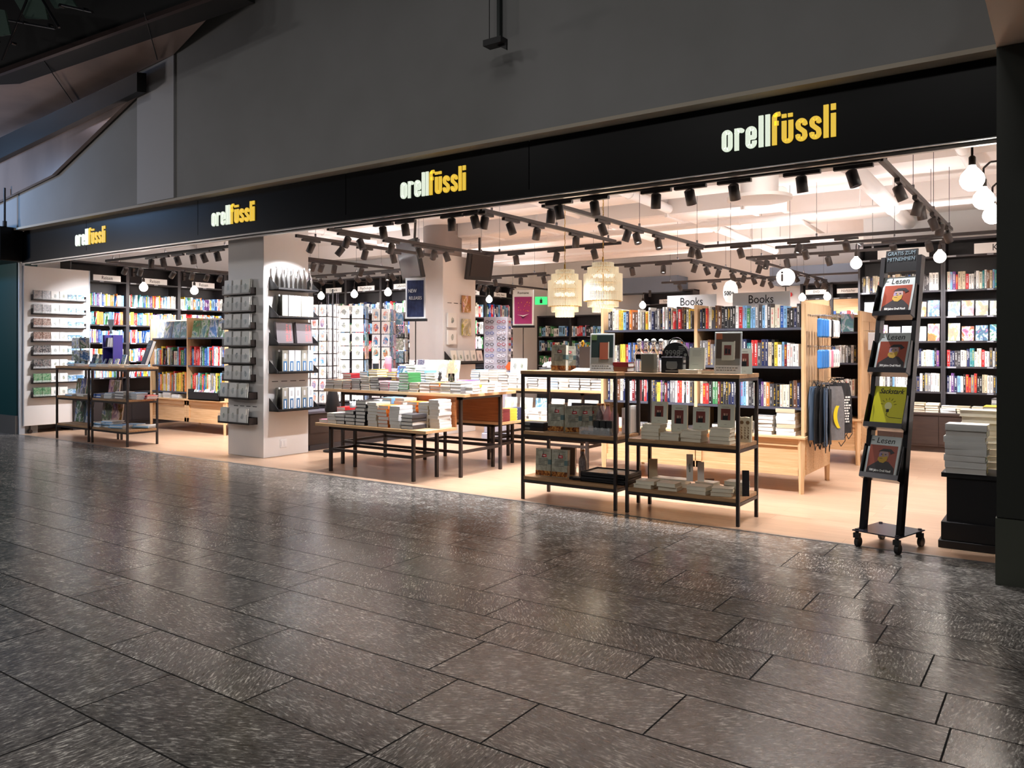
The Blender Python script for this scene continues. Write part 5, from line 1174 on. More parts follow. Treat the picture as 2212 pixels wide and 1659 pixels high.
table(-5.95, -4.6, 8.0, 8.75, .82, 'tall book table standing under the chandeliers', ov=(.3, .3, .06, .12), stretch=.22)
table(-5.6, -4.25, 7.5, 7.92, .50, 'low table of paperbacks in front of the chandelier table', ov=(.2, .2, .05, .05))
warm = MATS['warm_oak']
gt = 'book piles on the low front table'
lo = [(-6.52, 1, 'pink', 1, 0), (-6.40, 3, 'cream', 1, 0), (-6.28, 3, 'dark grey', 1, 1), (-6.13, 4, 'black', 1, 1), (-5.97, 7, 'black', 1, 1), (-5.81, 8, 'cream', 0, 0), (-5.66, 6, 'orange', 0, 0), (-5.50, 6, 'white', 0, 0), (-5.33, 4, 'dark grey', 1, 1)]
for i, (x, n, c, s_, hd) in enumerate(lo):
    stack('stacked_book', f'{nth(i)} front pile of the low front table', x + .02, 5.90, .511, n, .2 if i < 8 else .21, .135 if i < 8 else .15, .036 if hd else .03 + .006 * (n < 8), math.radians(90), c, bool(hd), gt, seed=110 + i)
for i, (x, n, c) in enumerate(((-6.45, 5, 'red'), (-6.3, 4, 'white'), (-6.12, 6, 'white'), (-5.95, 8, 'white'), (-5.78, 9, 'light blue'), (-5.6, 9, 'cream'), (-5.44, 8, 'orange'), (-5.28, 8, 'beige'), (-5.14, 9, 'white'))):
    stack('stacked_book', f'{nth(i)} rear pile, low front table', x, 6.10, .511, n, .19, .13, .031, math.radians(90), c, False, gt, seed=130 + i)
gt = 'book piles on the tall front table'
x = -6.88; r = random.Random(77)
heights = [3, 4, 4, 5, 6, 5, 4, 4, 7, 4, 3, 3, 3, 3]
cls = ['brown', 'beige', 'brown', 'grey', 'beige', 'black', 'pink', 'white', 'green', 'beige', 'white', 'orange', 'beige', 'grey']
for i, n in enumerate(heights):
    hd = i in (5, 8)
    stack('stacked_book', f'{nth(i)} front pile, tall front table', -6.88 + i * .142, 6.32, .846, n, .2, .134, (.024 if n > 3 else .034) + (.004 if hd else 0), math.radians(90), cls[i], hd, gt, seed=150 + i)
for i, n in enumerate((6, 4, 7, 8, 5, 7, 9, 10, 8, 7, 5, 4, 3, 3)):
    stack('stacked_book', f'{nth(i)} mid row pile, tall front table', -6.86 + i * .142, 6.56, .846, n, .19, .13, .027, math.radians(90) + math.pi * (i % 2), r.choice(['white', 'yellow', 'light blue', 'white', 'cream', 'dark grey', 'red']), i % 4 == 1, gt, seed=170 + i)
for i, n in enumerate((5, 6, 8, 6, 10, 12, 11, 6, 5, 4, 4, 3, 3)):
    stack('stacked_book', f'{nth(i)} third row pile of the tall front table', -6.8 + i * .148, 6.82, .846, n, .19, .13, .027, math.radians(90), r.choice(['white', 'pink', 'white', 'cream', 'purple', 'white']), i % 5 == 2, gt, mass='far_table_books', seed=190 + i)
for i, n in enumerate((3, 3, 3)):
    stack('stacked_book', f'{nth(i)} pile, right end of tall front table', -4.985, 6.36 + i * .24, .846, n, .21, .13, .03, 0, 'white', i == 1, gt, seed=210 + i)
for i, (x, yy, w_, h_, c, rz) in enumerate(((-6.05, 6.72, .13, .2, 'navy', .1), (-5.98, 6.70, .13, .2, 'navy', .1), (-5.91, 6.68, .13, .2, 'navy', .1), (-5.78, 6.66, .15, .2, 'white', .1), (-5.6, 6.64, .16, .2, 'cream', .05), (-5.43, 6.64, .14, .2, 'beige', .05))):
    upright('display_book', f'{c} book standing behind the piles of the tall table, {nth(i)} from left', 'book', x, yy, .98, w_, h_, .03, rz, FR_PHOTO if i > 2 else FR_JACK, C[c], .2, 'standing books on the tall table')
for i in range(4): upright('display_book', f'blue leaning book, {nth(i)} of four on the tall table', 'book', -5.98 + i * .035, 6.46, .985, .12, .13, .02, .5, FR_PHOTO, C['blue'], .3, 'blue books leaning on the tall table')
# small goods on the tall table
for i, (x, c, lab) in enumerate(((-6.62, (.05, .05, .06), 'black and white tumbler standing among the piles'), (-6.42, S(230, 150, 190), 'pink insulated tumbler standing among the piles'))):
    t = thing('tumbler', lab, 'tumbler', (x, 6.70, .846 + (.2 if i < 0 else .17)))
    MB().lathe((0, 0, 0), [(.028, 0), (.034, .01), (.038, .11)], 18).build('lower_body', M(f'tumbler_{i}', c, .3), t); MB().lathe((0, 0, .11), [(.038, 0), (.038, .07), (.03, .085), (.003, .087)], 18).build('lid', SIGNW if i == 0 else M('tumbler_pink_lid', S(240, 190, 214), .3), t)
for i, (x, yy, z) in enumerate(((-6.66, 6.68, .0), (-6.56, 6.7, .0), (-6.33, 5.97 + .13, .17))):
    pass
for i, (x, yy, z) in enumerate(((-6.30, 5.99, .66), (-6.20, 6.0, .66))):
    t = thing('panda_mug', f'small white mug with black ears, {nth(i)} on the low front table', 'mug', (x, yy + .04, z - .0)); t.location.z = .511 + .155 + .0
    MB().lathe((0, 0, 0), [(.028, 0), (.034, .01), (.034, .07), (.031, .07), (.03, .012), (.001, .01)], 18).build('cup', SIGNW, t); MB().sphere((-.022, 0, .078), .012, 8).sphere((.022, 0, .078), .012, 8).cyl((-.012, -.033, .045), (-.012, -.036, .045), .006, 8).cyl((.012, -.033, .045), (.012, -.036, .045), .006, 8).build('ears_and_eyes', BLACK, t)
t = thing('black_cat_figure', 'little black cat figurine on the tall table', 'figurine', (-5.46, 6.48, .96)); MB().lathe((0, 0, 0), [(.02, 0), (.024, .02), (.016, .05), (.012, .06)], 12).sphere((0, 0, .072), .018, 12).prism([(-.016, .08), (-.004, .08), (-.012, .1)], -.004, .004).prism([(.004, .08), (.016, .08), (.012, .1)], -.004, .004).build('body', BLACK, t)
t = thing('plant_glass', 'clear glass with bright green stems on the tall table', 'glass', (-5.28, 6.45, .95)); MB().lathe((0, 0, 0), [(.03, 0), (.034, .01), (.034, .09), (.031, .09), (.03, .012), (.001, .01)], 16).build('glass', GLASS, t)
g_ = MB(); r = random.Random(3)
for k in range(9): a = r.uniform(0, 6.28); g_.cyl((.008 * math.cos(a), .008 * math.sin(a), .005), (.024 * math.cos(a), .024 * math.sin(a), .085), .003, 5)
g_.build('stems', M('bright_green', S(60, 180, 60), .5), t)
# low table with board: book series with coloured spines
for i in range(3):
    for k in range(4):
        c = ('dark red', 'yellow', 'navy')[i]
        book_at('series_book', f'{c} book, {nth(k)} from below in the {nth(i)} back-board pile', -5.12 + .0 + i * .0, 7.12 + i * .14, .501 + k * .034, .13, .13, .033, math.radians(90), C[c], True, 'series books behind the brown board')
for i in range(5): stack('stacked_book', f'{nth(i)} back-board pile', -6.2 + i * .2, 7.25, .501, 6, .2, .14, .03, math.radians(90), r.choice(['white', 'cream', 'blue']), False, 'piles behind the brown board', mass='far_table_books', seed=230 + i)
# chandelier table and low table before it
gt = 'book piles under the chandeliers'
for i in range(13):
    n = (7, 6, 7, 5, 6, 4, 6, 5, 5, 4, 5, 5, 4)[i]
    stack('stacked_book', f'{nth(i)} front pile of the chandelier table', -6.14 + i * .145, 8.06, .821, n, .2, .135, .03, math.radians(90), r.choice(['black', 'white', 'white', 'cream', 'light blue', 'dark grey']), i % 3 == 1, gt, mass='far_table_books', seed=240 + i)
for i in range(12):
    stack('stacked_book', f'{nth(i)} back pile of the chandelier table', -6.1 + i * .148, 8.40, .821, r.choice((6, 7, 8, 5)), .19, .13, .028, math.radians(90), r.choice(['white', 'cream', 'white', 'beige']), False, gt, mass='far_table_books', seed=260 + i)
for i in range(9):
    stack('stacked_book', f'{nth(i)} pile of the low table before the chandeliers', -5.62 + i * .165, 7.62, .501, r.choice((3, 4, 3, 5)), .2, .14, .03, math.radians(90), r.choice(['white', 'cream', 'white', 'grey']), False, 'piles on the low table before the chandeliers', mass='far_table_books', seed=280 + i)
for i in range(6): upright('display_book', f'pale book standing on the low table before the chandeliers, {nth(i)} from left', 'book', -5.5 + i * .22, 7.82, .501, .16, .22, .03, 0, (FR_PHOTO, FR_PALE)[i % 2], C[('white', 'cream', 'light blue', 'white', 'white', 'yellow')[i]], .1, 'standing books before the chandeliers')
for i, c in enumerate(('white', 'white')): upright('display_book', f'white book with a {("dark haired portrait", "yellow picture")[i]}, standing on the chandelier table', 'book', U(1112 + i * 15, 8.1), 8.1, .821 + .17, .12, .19, .03, .3, FR_PALE, C[c], .1)
t = thing('paper_house_box', 'orange house shaped box on bright notebooks beside the glasses spinner', 'box', (-5.75, 8.25, 1.03), .4); MB().prism([(-.07, 0), (.07, 0), (.07, .05), (.02, .1), (-.05, .1), (-.09, .04)], -.05, .05).build('box', M('bright_orange', S(236, 96, 40), .5), t)
for k in range(3):
    for q in range(4): book_at('notebook', f'{("pink", "yellow", "teal")[k]} notebook, {nth(q)} from below in the {nth(k)} pile by the orange box', -5.85 + k * .1, 8.2, .99 - .165 + .0 + q * .0165 + .0, .09, .1, .016, 0, C[('pink', 'yellow', 'teal')[k]], True, 'bright notebooks') if False else None
t = thing('fruit_basket', 'black rimmed basket of white flowers on the chandelier table', 'basket', (U(1190, 8.3), 8.3, 1.0)); MB().lathe((0, 0, 0), [(.13, 0), (.15, .07), (.145, .07), (.12, .01)], 20).build('basket', BLACK, t)
fm = MB(); r2 = random.Random(6)
for k in range(26): a = r2.uniform(0, 6.28); q = r2.uniform(0, .12); fm.sphere((q * math.cos(a), q * math.sin(a), .07 + r2.uniform(0, .05)), .022, 7)
fm.build('flowers', SIGNW, t)
t = thing('rack_figure', 'golden deer head lamp base standing behind the books', 'figurine', (U(1259, 8.3), 8.3, 1.02)); MB().lathe((0, 0, 0), [(.06, 0), (.03, .03), (.015, .1), (.02, .2), (.012, .3), (.028, .34), (.01, .38)], 14).tube([(0, 0, .3), (-.06, 0, .28), (-.07, 0, .33)], .008, 6).tube([(0, 0, .3), (.06, 0, .28), (.07, 0, .33)], .008, 6).build('body', BRASS, t)

# ================================================================== BLACK COUNTER, SPINNERS, CARD RACKS
t = thing('low_counter', 'long black low counter beside the white pillar', 'counter', (-7.9, 6.8, 0))
MB().box(-.85, 0, 0, 2.3, .07, .47, bv=.003).build('cabinet', CASED, t); MB().box(-.87, .02, -.02, 2.32, .47, .5, bv=.003).build('counter_top', M('slate_top', S(84, 80, 90), .4), t)
MB().box(-.85, .006, .02, 2.28, 0, .07).build('plinth', CASE, t)
for k in range(3): MB().box(0, .006, .02 + k * .76, .76 + k * .76 - .01, .22, .45).build('drawer_front', CASED, t)
hm = MB()
for k in range(3): hm.box(.006, .016, .3 + k * .76, .42 + k * .76, .4, .41)
hm.build('handle', ALU, t)
WIRE = M('black_wire', S(96, 90, 94), .4, .4)
def spinner(x, y, z0, z1, label, rz, cols, rows, w_, sides, tints, me, sname, r0=None):
    t = thing('card_spinner', label, 'card spinner', (x, y, z0), rz); Hh = z1 - z0; half = cols * w_ / 2 + .01; r0 = r0 or half
    MB().cyl((0, 0, 0), (0, 0, Hh), .012, 8).cyl((0, 0, 0), (0, 0, .02), .17, 24).box(-r0 * .8, r0 * .8, -r0 * .8, r0 * .8, .04, .05).build('pole', WIRE, t)
    wm = MB()
    for s_ in range(4):
        R_ = Matrix.Rotation(s_ * math.pi / 2, 4, 'Z'); wm.M = R_
        for c in range(cols + 1): wm.cyl((-half + c * (2 * half / cols), -r0, .05), (-half + c * (2 * half / cols), -r0, Hh), .0014, 4)
        if s_ in sides:
            for rr2 in range(rows):
                z = .07 + rr2 * (Hh - .1) / rows
                for c in range(cols):
                    xc = -half + (c + .5) * (2 * half / cols)
                    wm.tube([(xc - w_ * .25, -r0 - .012, z), (xc - w_ * .25, -r0 - .03, z + .005), (xc - w_ * .25, -r0 - .03, z + .09), (xc + w_ * .25, -r0 - .03, z + .09), (xc + w_ * .25, -r0 - .03, z + .005), (xc + w_ * .25, -r0 - .012, z)], .0014, 4)
    wm.M = Matrix.Identity(4); wm.build('wire_cage', WIRE, t)
    hc = (Hh - .1) / rows * .93
    for s_ in sides:
        a = rz + s_ * math.pi / 2; R_ = Matrix.Translation((x, y, z0)) @ Matrix.Rotation(a, 4, 'Z')
        for rr2 in range(rows):
            for c in range(cols):
                xc = -half + (c + .5) * (2 * half / cols); z = .07 + rr2 * (Hh - .1) / rows
                p = R_ @ Vector((xc, -r0 - .02, z)); tt = tints[s_ % len(tints)]; cn = tt[(rr2 * 3 + c * 5 + rr2) % len(tt)]
                upright('greeting_card', f'{cn} card, {nth(c)} column, {nth(rows - 1 - rr2)} row from top, {("front", "right", "back", "left")[s_]} side, {sname}', 'card', p.x, p.y, p.z, w_ * .86, hc, .016, a, me[s_ % len(me)], C[cn], .06, 'greeting cards in the wire spinners')
    return t
sides = (0, 1)
spinner(-8.36, 7.42, .505, 1.93, 'card spinner of white cards right behind the white pillar', math.radians(20), 3, 8, .115, (0, 1), [['white', 'white', 'light blue', 'white', 'pink'], ['white', 'purple']], [FR_CARD, FR_PALE], 'pillar spinner')
spinner(-8.42, 8.06, .505, 1.95, 'card spinner with kraft and blue cards', math.radians(38), 2, 7, .18, (0, 1, 3), [['beige', 'beige', 'cream'], ['blue', 'teal', 'orange', 'light blue', 'blue'], ['white'], ['beige', 'cream']], [FR_PALE, FR_PHOTO, FR_PALE, FR_PALE], 'kraft spinner')
spinner(-8.42, 8.68, .505, 1.93, 'card spinner with colourful patterned cards', math.radians(30), 2, 7, .135, (0, 1), [['red', 'blue', 'green', 'pink', 'white'], ['blue', 'pink', 'white', 'red']], [FR_CARD, FR_PHOTO], 'patterned spinner')
spinner(-8.75, 9.3, .02, 1.9, 'card spinner of lavender photo cards before the back pillar', math.radians(35), 2, 9, .15, (0, 1), [['purple', 'light blue', 'white'], ['light blue', 'green', 'white']], [FR_PHOTO, FR_CARD], 'lavender spinner')
t = spinner(-7.35, 6.78 - .0, .02, .03, 'x', 0, 1, 1, .1, (), [['white']], [FR_CARD], 'x') if False else None
t = thing('bottle_spinner', 'narrow black wire spinner of small printed bags beside the pillar', 'rack', (-7.62, 6.95, .5)); MB().cyl((0, 0, -.5), (0, 0, 1.55), .01, 8).cyl((0, 0, -.5), (0, 0, -.48), .12, 16).lathe((0, 0, 0), [(.09, 0), (.1, .03), (.05, .3), (.03, .36)], 16).build('pole', BLACK, t)
wm = MB()
for k in range(8):
    a = k * math.pi / 4; wm.cyl((.07 * math.cos(a), .07 * math.sin(a), .3), (.07 * math.cos(a), .07 * math.sin(a), 1.5), .0025, 4)
    for z in (.5, .75, 1.0, 1.25): wm.tube([(.07 * math.cos(a), .07 * math.sin(a), z), (.1 * math.cos(a), .1 * math.sin(a), z), (.11 * math.cos(a), .11 * math.sin(a), z + .02)], .002, 4)
wm.build('wire_hook', WIRE, t)
# glasses spinner right of the back pillar
t = thing('glasses_spinner', 'white spinner full of reading glasses right of the back pillar', 'rack', (-6.75, 9.3, 0), math.radians(25))
MB().box(-.17, .17, -.17, .17, .1, 1.75, bv=.01).box(-.2, .2, -.2, .2, 0, .1, bv=.01).build('tower', M('pale_tower', S(168, 168, 182), .4), t)
for s_ in range(2):
    for k in range(13):
        z = .72 + k * .08
        for c in range(2):
            g2 = MB(); g2.M = Matrix.Rotation(s_ * math.pi / 2, 4, 'Z') @ Matrix.Translation((-.085 + c * .17, -.19, z))
            for q in (-1, 1): g2.tube([(q * .034 + .024 * math.cos(a * math.pi / 5), 0, .018 * math.sin(a * math.pi / 5)) for a in range(11)], .004, 4).cyl((q * .06, 0, .006), (q * .062, .1, .006), .0025, 4)
            g2.cyl((-.01, 0, .004), (.01, 0, .004), .0028, 4)
            g2.build('reading_glasses', (BLACK, M('glasses_red', S(150, 50, 60), .3), M('glasses_blue', S(70, 90, 150), .3), M('glasses_white', S(220, 216, 220), .3))[(k * 3 + c + s_) % 4], t)
# goods on the back pillar's right face
PXR = -7.71
for i, (y, z, c, rz) in enumerate(((9.38, 1.62, 'beige', 0), (9.38, 1.36, 'cream', 0), (9.74, 1.86, 'orange', 0), (9.74, 1.5, 'yellow', 0))):
    upright('wall_calendar', f'{c} calendar hanging on the back pillar, {nth(i)} of four', 'calendar', PXR + .05, y, z - .0, .2, .26 if i > 1 else .22, .03, math.radians(90), FR_PALE if i < 2 else FR_PHOTO, C[c], 0, 'calendars on the back pillar')
t = thing('leaflet_shelf', 'dark shelf of yellow and beige leaflets on the back pillar', 'shelf', (PXR, 9.25, 1.06), 0)
MB().box(0, .16, 0, .85, 0, .012).box(.15, .16, 0, .85, 0, .05).slab([(0, 0, 0), (.16, 0, 0), (.16, 0, .05), (0, 0, .2)], (0, .012, 0)).build('tray', BLACK, t)
for i in range(5): upright('leaflet', f'{("yellow", "green", "cream", "beige", "pink")[i]} leaflet on the dark shelf of the back pillar', 'leaflet', PXR + .14, 9.34 + i * .16, 1.075, .13, .2, .012, math.radians(90), FR_PALE, C[('yellow', 'green', 'cream', 'beige', 'pink')[i]], .2, 'leaflets on the back pillar')
s_ = slots(PXR, 9.3, 9.9, 1.0, 'x'); 
slo = slots(-7.708, 9.3, 9.9, 1.99, 'x'); slo.build('slot', M('slot_dark', S(30, 30, 30), .6), [o for o in bpy.data.objects if o.get('label') == 'white pillar further back behind the new releases poster'][0]).matrix_parent_inverse = Matrix.Translation((8.05, -9.62, 0))
# --- card ledges on the front face of the front pillar
CX0, CX1, CYF = -8.50, -7.82, 6.05
pz = [1.98, 1.775, 1.57, 1.37, 1.16, .955, .745, .44]
pz = [Z_ for Z_ in (1.945, 1.735, 1.53, 1.32, 1.11, .905, .695, .395)]
for k, z in enumerate(pz):
    big = k >= 6; x0 = CX0 - .02 if not big else CX0 - .04; x1 = x0 + .56 + (.05 if big else 0); d = .075 if not big else .12
    t = thing('card_ledge', f'small black card ledge, {nth(k)} from the top on the front pillar', 'ledge', (x0, CYF, z), 0, 'card ledges on the front pillar')
    L = x1 - x0
    MB().box(0, L, -d, 0, 0, .006).box(0, L, -d, -d + .003, 0, .022).box(0, .003, -d, 0, 0, .085).box(L - .003, L, -d, 0, 0, .085).box(0, L, -.003, 0, 0, .085).build('tray', STEEL, t)
    MB().box(0, L - .05, -d + .003, -d + .005, .006, .12).build('acrylic_front', ACRYL, t)
    for c in range(3):
        cn = ('light blue', 'white', 'green', 'grey', 'white', 'beige')[(k * 2 + c) % 6]
        for q in range(2):
            upright('greeting_card', f'pale {cn} card, {("front", "rear")[q]} of {nth(c)} slot, {nth(k)} ledge of the front pillar', 'card', x0 + .095 + c * (.18 if big else .172) + q * .006, CYF - d + .012 + q * .02, z + .008 + .004 * q, .14, .18, .012, 0, FR_PALE, C[cn], .06, 'cards on the front pillar ledges')
slots(CYF, CX0 + .1, CX1 - .1, .60, 'y').build('slot', M('slot_dark'), [o for o in bpy.data.objects if o.get('label') == 'square white pillar at the shop front carrying card racks'][0]).matrix_parent_inverse = Matrix.Translation((8.16, -6.39, 0))
# --- bottle shelves on its right face
FX = CX1
PB = M('bottle_box_white', S(236, 236, 238), .45); PBB = M('bottle_window_blue', S(70, 110, 150), .2); PBC = M('bottle_window_sand', S(190, 180, 150), .2)
ACR2 = ACRYL
for k, (z, kind) in enumerate(((1.995, 'bottles'), (1.66, 'boxes'), (1.335, 'books'), (1.0, 'boxes2'), (.55, 'boxes3'))):
    t = thing('pillar_shelf', f'black bracket shelf, {nth(k)} from the top on the right face of the front pillar', 'shelf', (FX, 6.13, z), 0, 'bracket shelves on the front pillar')
    L, d = .62, .17
    MB().box(0, d, 0, L, 0, .008).box(d - .003, d, 0, L, 0, .03).slab([(0, 0, 0), (d, 0, 0), (d, 0, .03), (0, 0, .16)], (0, .004, 0)).slab([(0, L - .004, 0), (d, L - .004, 0), (d, L - .004, .03), (0, L - .004, .16)], (0, .004, 0)).build('shelf_tray', BLACK, t)
    if kind == 'bottles':
        for i in range(7):
            swing_bottle(FX + .08, 6.18 + i * .083, z + .009, .27, .033, f'clear glass swing top bottle, {nth(i)} on the top shelf of the front pillar', 'clear bottles on the front pillar', 'glass_bottle')
    elif kind == 'books':
        for i in range(2):
            o = upright('grey_anniversary_book', f'tall grey book with red vertical lettering, {"front" if i == 0 else "rear"} of two on the pillar shelf', 'book', FX + .13, 6.27 + i * .3, z + .009, .24, .28, .04, math.radians(90), FR_PLAIN, S(106, 100, 104), .12, 'grey books with red lettering')
            for j, s_ in enumerate(('500 Jahre', 'Drucken')): link('red_lettering', text_mesh(s_, .2, 1.0, mat=M('salmon_print', S(206, 96, 96), .5)), o, (.14 + j * .2, -.02, .52), (math.radians(90), math.radians(-90), 0), (1.0, 1.0, 1.0))
    else:
        ys = (.12, .32, .40, .50 + .02, .59)
        swing_bottle(FX + .1, 6.2, z + .009, .26, .035, f'swing top carafe in front of the boxes, {nth(k)} pillar shelf', 'carafes on the front pillar', 'glass_bottle')
        for i in range(5):
            t2 = thing('bottle_box', f'white windowed bottle box, {nth(i)} on the {nth(k)} pillar shelf', 'box', (FX + .085, 6.255 + i * .098, z + .009), 0, 'bottle boxes on the front pillar')
            MB().box(-.07, .055, -.042, .042, 0, .27, bv=.002).build('carton', PB if i % 3 != 0 else M('grey_carton', S(150, 148, 138), .5), t2)
            MB().box(.055, .057, -.026, .026, .02, .14).build('window', PBB if k != 1 else PBC, t2); MB().box(.0551, .0565, -.014, .014, .17, .235).build('window_upper', M('window_pale', S(196, 200, 204), .2), t2)
            MB().box(.0572, .0575, -.008, .008, .03, .12).build('bottle_print', PB, t2)
slb = slots(FX + .001, 6.15, 6.7, .90, 'x'); slb.build('slot', M('slot_dark'), [o for o in bpy.data.objects if o.get('label') == 'square white pillar at the shop front carrying card racks'][0]).matrix_parent_inverse = Matrix.Translation((8.16, -6.39, 0))
# --- sliding white partition with long card ledges at the far left
PNX = -13.02
t = thing('rolling_partition', 'tall white rolling partition carrying eight card ledges', 'partition', (PNX, 6.2, 0))
MB().box(-.05, 0, -.52, .46, .12, 2.56, bv=.003).build('panel', WHITE, t)
MB().box(-.055, .003, .46, .475, .12, 2.56).box(-.055, .003, -.53, -.52, .12, 2.56).build('edge_profile', M('pale_blue_metal'), t)
cm = MB()
for y in (-.42, .36): cm.cyl((-.025, y, .06), (-.025, y, .12), .01, 8).cyl((-.04, y, .03), (-.01, y, .03), .03, 12)
cm.build('caster', STEEL, t)
lz = [2.04, 1.825, 1.61, 1.40, 1.19, .975, .76, .545]
for k, z in enumerate(lz):
    t = thing('card_ledge', f'long black card ledge, {nth(k)} from the top on the white partition', 'ledge', (PNX, 5.78, z), 0, 'card ledges on the white partition')
    MB().box(0, .07, 0, .8, 0, .005).box(.067, .07, 0, .8, 0, .02).box(0, .07, 0, .003, 0, .09).box(0, .07, .797, .8, 0, .09).build('tray', STEEL, t)
    MB().box(.063, .065, .003, .797, .005, .05).build('acrylic_front', ACRYL, t)
    for c in range(6):
        dark = c < 2
        cn = ('brown' if k in (2, 3) else 'green' if k > 5 else 'black' if k > 3 else 'grey') if dark else ('white', 'cream')[c % 2] if c < 4 else 'light blue'
        upright('greeting_card', f'{cn} {"patterned" if dark else "plain"} card, {nth(c)} on the {nth(k)} ledge of the white partition', 'card', PNX + .05, 5.86 + c * .128, z + .006, .12, .15 if c < 4 else .11, .02, math.radians(90), (FR_PHOTO if c in (4, 5) else FR_JACK) if (dark or c > 3) else FR_PALE, C[cn], .08, 'cards on the white partition')

# ================================================================== RIGHT COUNTER AND MAGAZINE STAND
t = thing('corner_counter', 'black corner counter against the right pier, carrying thick books', 'counter', (-.66, 5.90, 0))
MB().box(.0, .46, .02, 1.9, .12, .46).build('cabinet', BLACK, t); MB().box(-.03, .5, 0, 1.92, .46, .49, bv=.002).build('counter_top', BLACK, t)
MB().box(-.03, .5, -.01, 1.92, .05, .17, bv=.003).box(-.045, .5, -.025, 1.92, 0, .05, bv=.003).build('plinth', BLACK, t)
for k in range(1): pass
stack('big_stacked_book', 'big pile on the corner counter', -.55, 5.97, .491, 8, .235, .17, .0395, 0, ['white'], True, 'thick books on the corner counter', seed=301, jit=.008)
stack('big_stacked_book', 'second pile on the corner counter', -.49, 6.30, .491, 9, .24, .17, .043, math.pi, ['cream', 'beige'], False, 'thick books on the corner counter', seed=302, cream=True, jit=.008)
stack('big_stacked_book', 'third pile on the corner counter', -.42, 6.62, .491, 11, .2, .15, .036, math.radians(90), ['white', 'beige', 'yellow', 'white'], True, 'thick books on the corner counter', seed=303)
stack('big_stacked_book', 'fourth pile on the corner counter', -.30, 6.05, .491, 7, .2, .15, .04, math.radians(90), ['yellow', 'cream', 'green'], False, 'thick books on the corner counter', seed=304)
stack('big_stacked_book', 'fifth pile on the corner counter', -.40, 6.95, .491, 12, .2, .15, .036, math.radians(90), ['white', 'white', 'dark grey'], True, 'thick books on the corner counter', seed=305)
for k in range(4):   # crime bookcases along the right wall seen from the edge
    bookcase(f'dark bookcase on the right wall, {nth(k)} from the street', (-.42, 8.35 + k * .95, 0), math.radians(-90), .95, 2.72, .28, [.74, 1.07, 1.4, 1.72, 2.06, 2.5], CASE, base_h=.49, name='bookcase') if k > 3 else None
t = thing('magazine_stand', 'leaning steel magazine stand on casters offering free magazines', 'magazine stand', (-.97, 5.71, 0), math.radians(-16))
MST = M('stand_steel', S(60, 58, 60), .25, .75)
MB().box(-.155, .155, -.19, .17, .105, .113, bv=.002).build('base_plate', M('stand_plate', S(70, 66, 76), .2, .6), t)
lean = math.atan2(.30, 1.80)
R_ = Matrix.Translation((0, -.13, .113)) @ Matrix.Rotation(-lean, 4, 'X')
for x in (-.135, .105):
    mb = MB(); mb.M = R_; mb.box(x, x + .03, -.005, .05, 0, 1.83); mb.build('upright', MST, t)
for (x, y) in ((-.13, -.17), (.13, -.17), (.13, .15), (-.13, .15)):
    cst = MB().cyl((x, y, .085), (x, y, .12), .012, 10).box(x - .02, x + .02, y - .014, y + .014, .06, .092).cyl((x - .012, y + .015, .032), (x + .012, y + .015, .032), .032, 16); cst.build('caster', BLACK, t)
mb = MB(); mb.M = R_; mb.box(-.105, .105, .0, .012, 1.725, 1.875); mb.build('header_panel', BLACK, t)
for s_, z in (('GRATIS ZUM', 1.85), ('MITNEHMEN', 1.81)):
    l_ = letter(s_, t, (0, 0, 0), .036, M('title_pale'), sx=.9); l_.matrix_basis = R_ @ Matrix.Translation((0, -.0015, z)) @ Matrix.Rotation(math.radians(90), 4, 'X')
RUST = M('rust_print', S(150, 66, 44), .35); MGB = M('magazine_paper', S(196, 202, 200), .3, coat=.3); LIMY = M('lime_cover', S(214, 208, 30), .35, coat=.3)
HATM = M('hat_print', S(30, 28, 32), .4); FACE = M('face_print', S(170, 140, 136), .5); BEARD = M('beard_print', S(190, 150, 50), .5); LILAC = M('lilac_print', S(150, 130, 160), .5); CLOAK = M('cloak_print', S(46, 38, 40), .4)
def disc(mb, cx, cz, rx, rz_, y, m, n=16, a0=0, a1=360): mb.add([(cx + rx * math.cos(math.radians(a0 + (a1 - a0) * k / n)), y, cz + rz_ * math.sin(math.radians(a0 + (a1 - a0) * k / n))) for k in range(n + (a1 - a0 < 360))], [tuple(range(n + (a1 - a0 < 360)))], m)
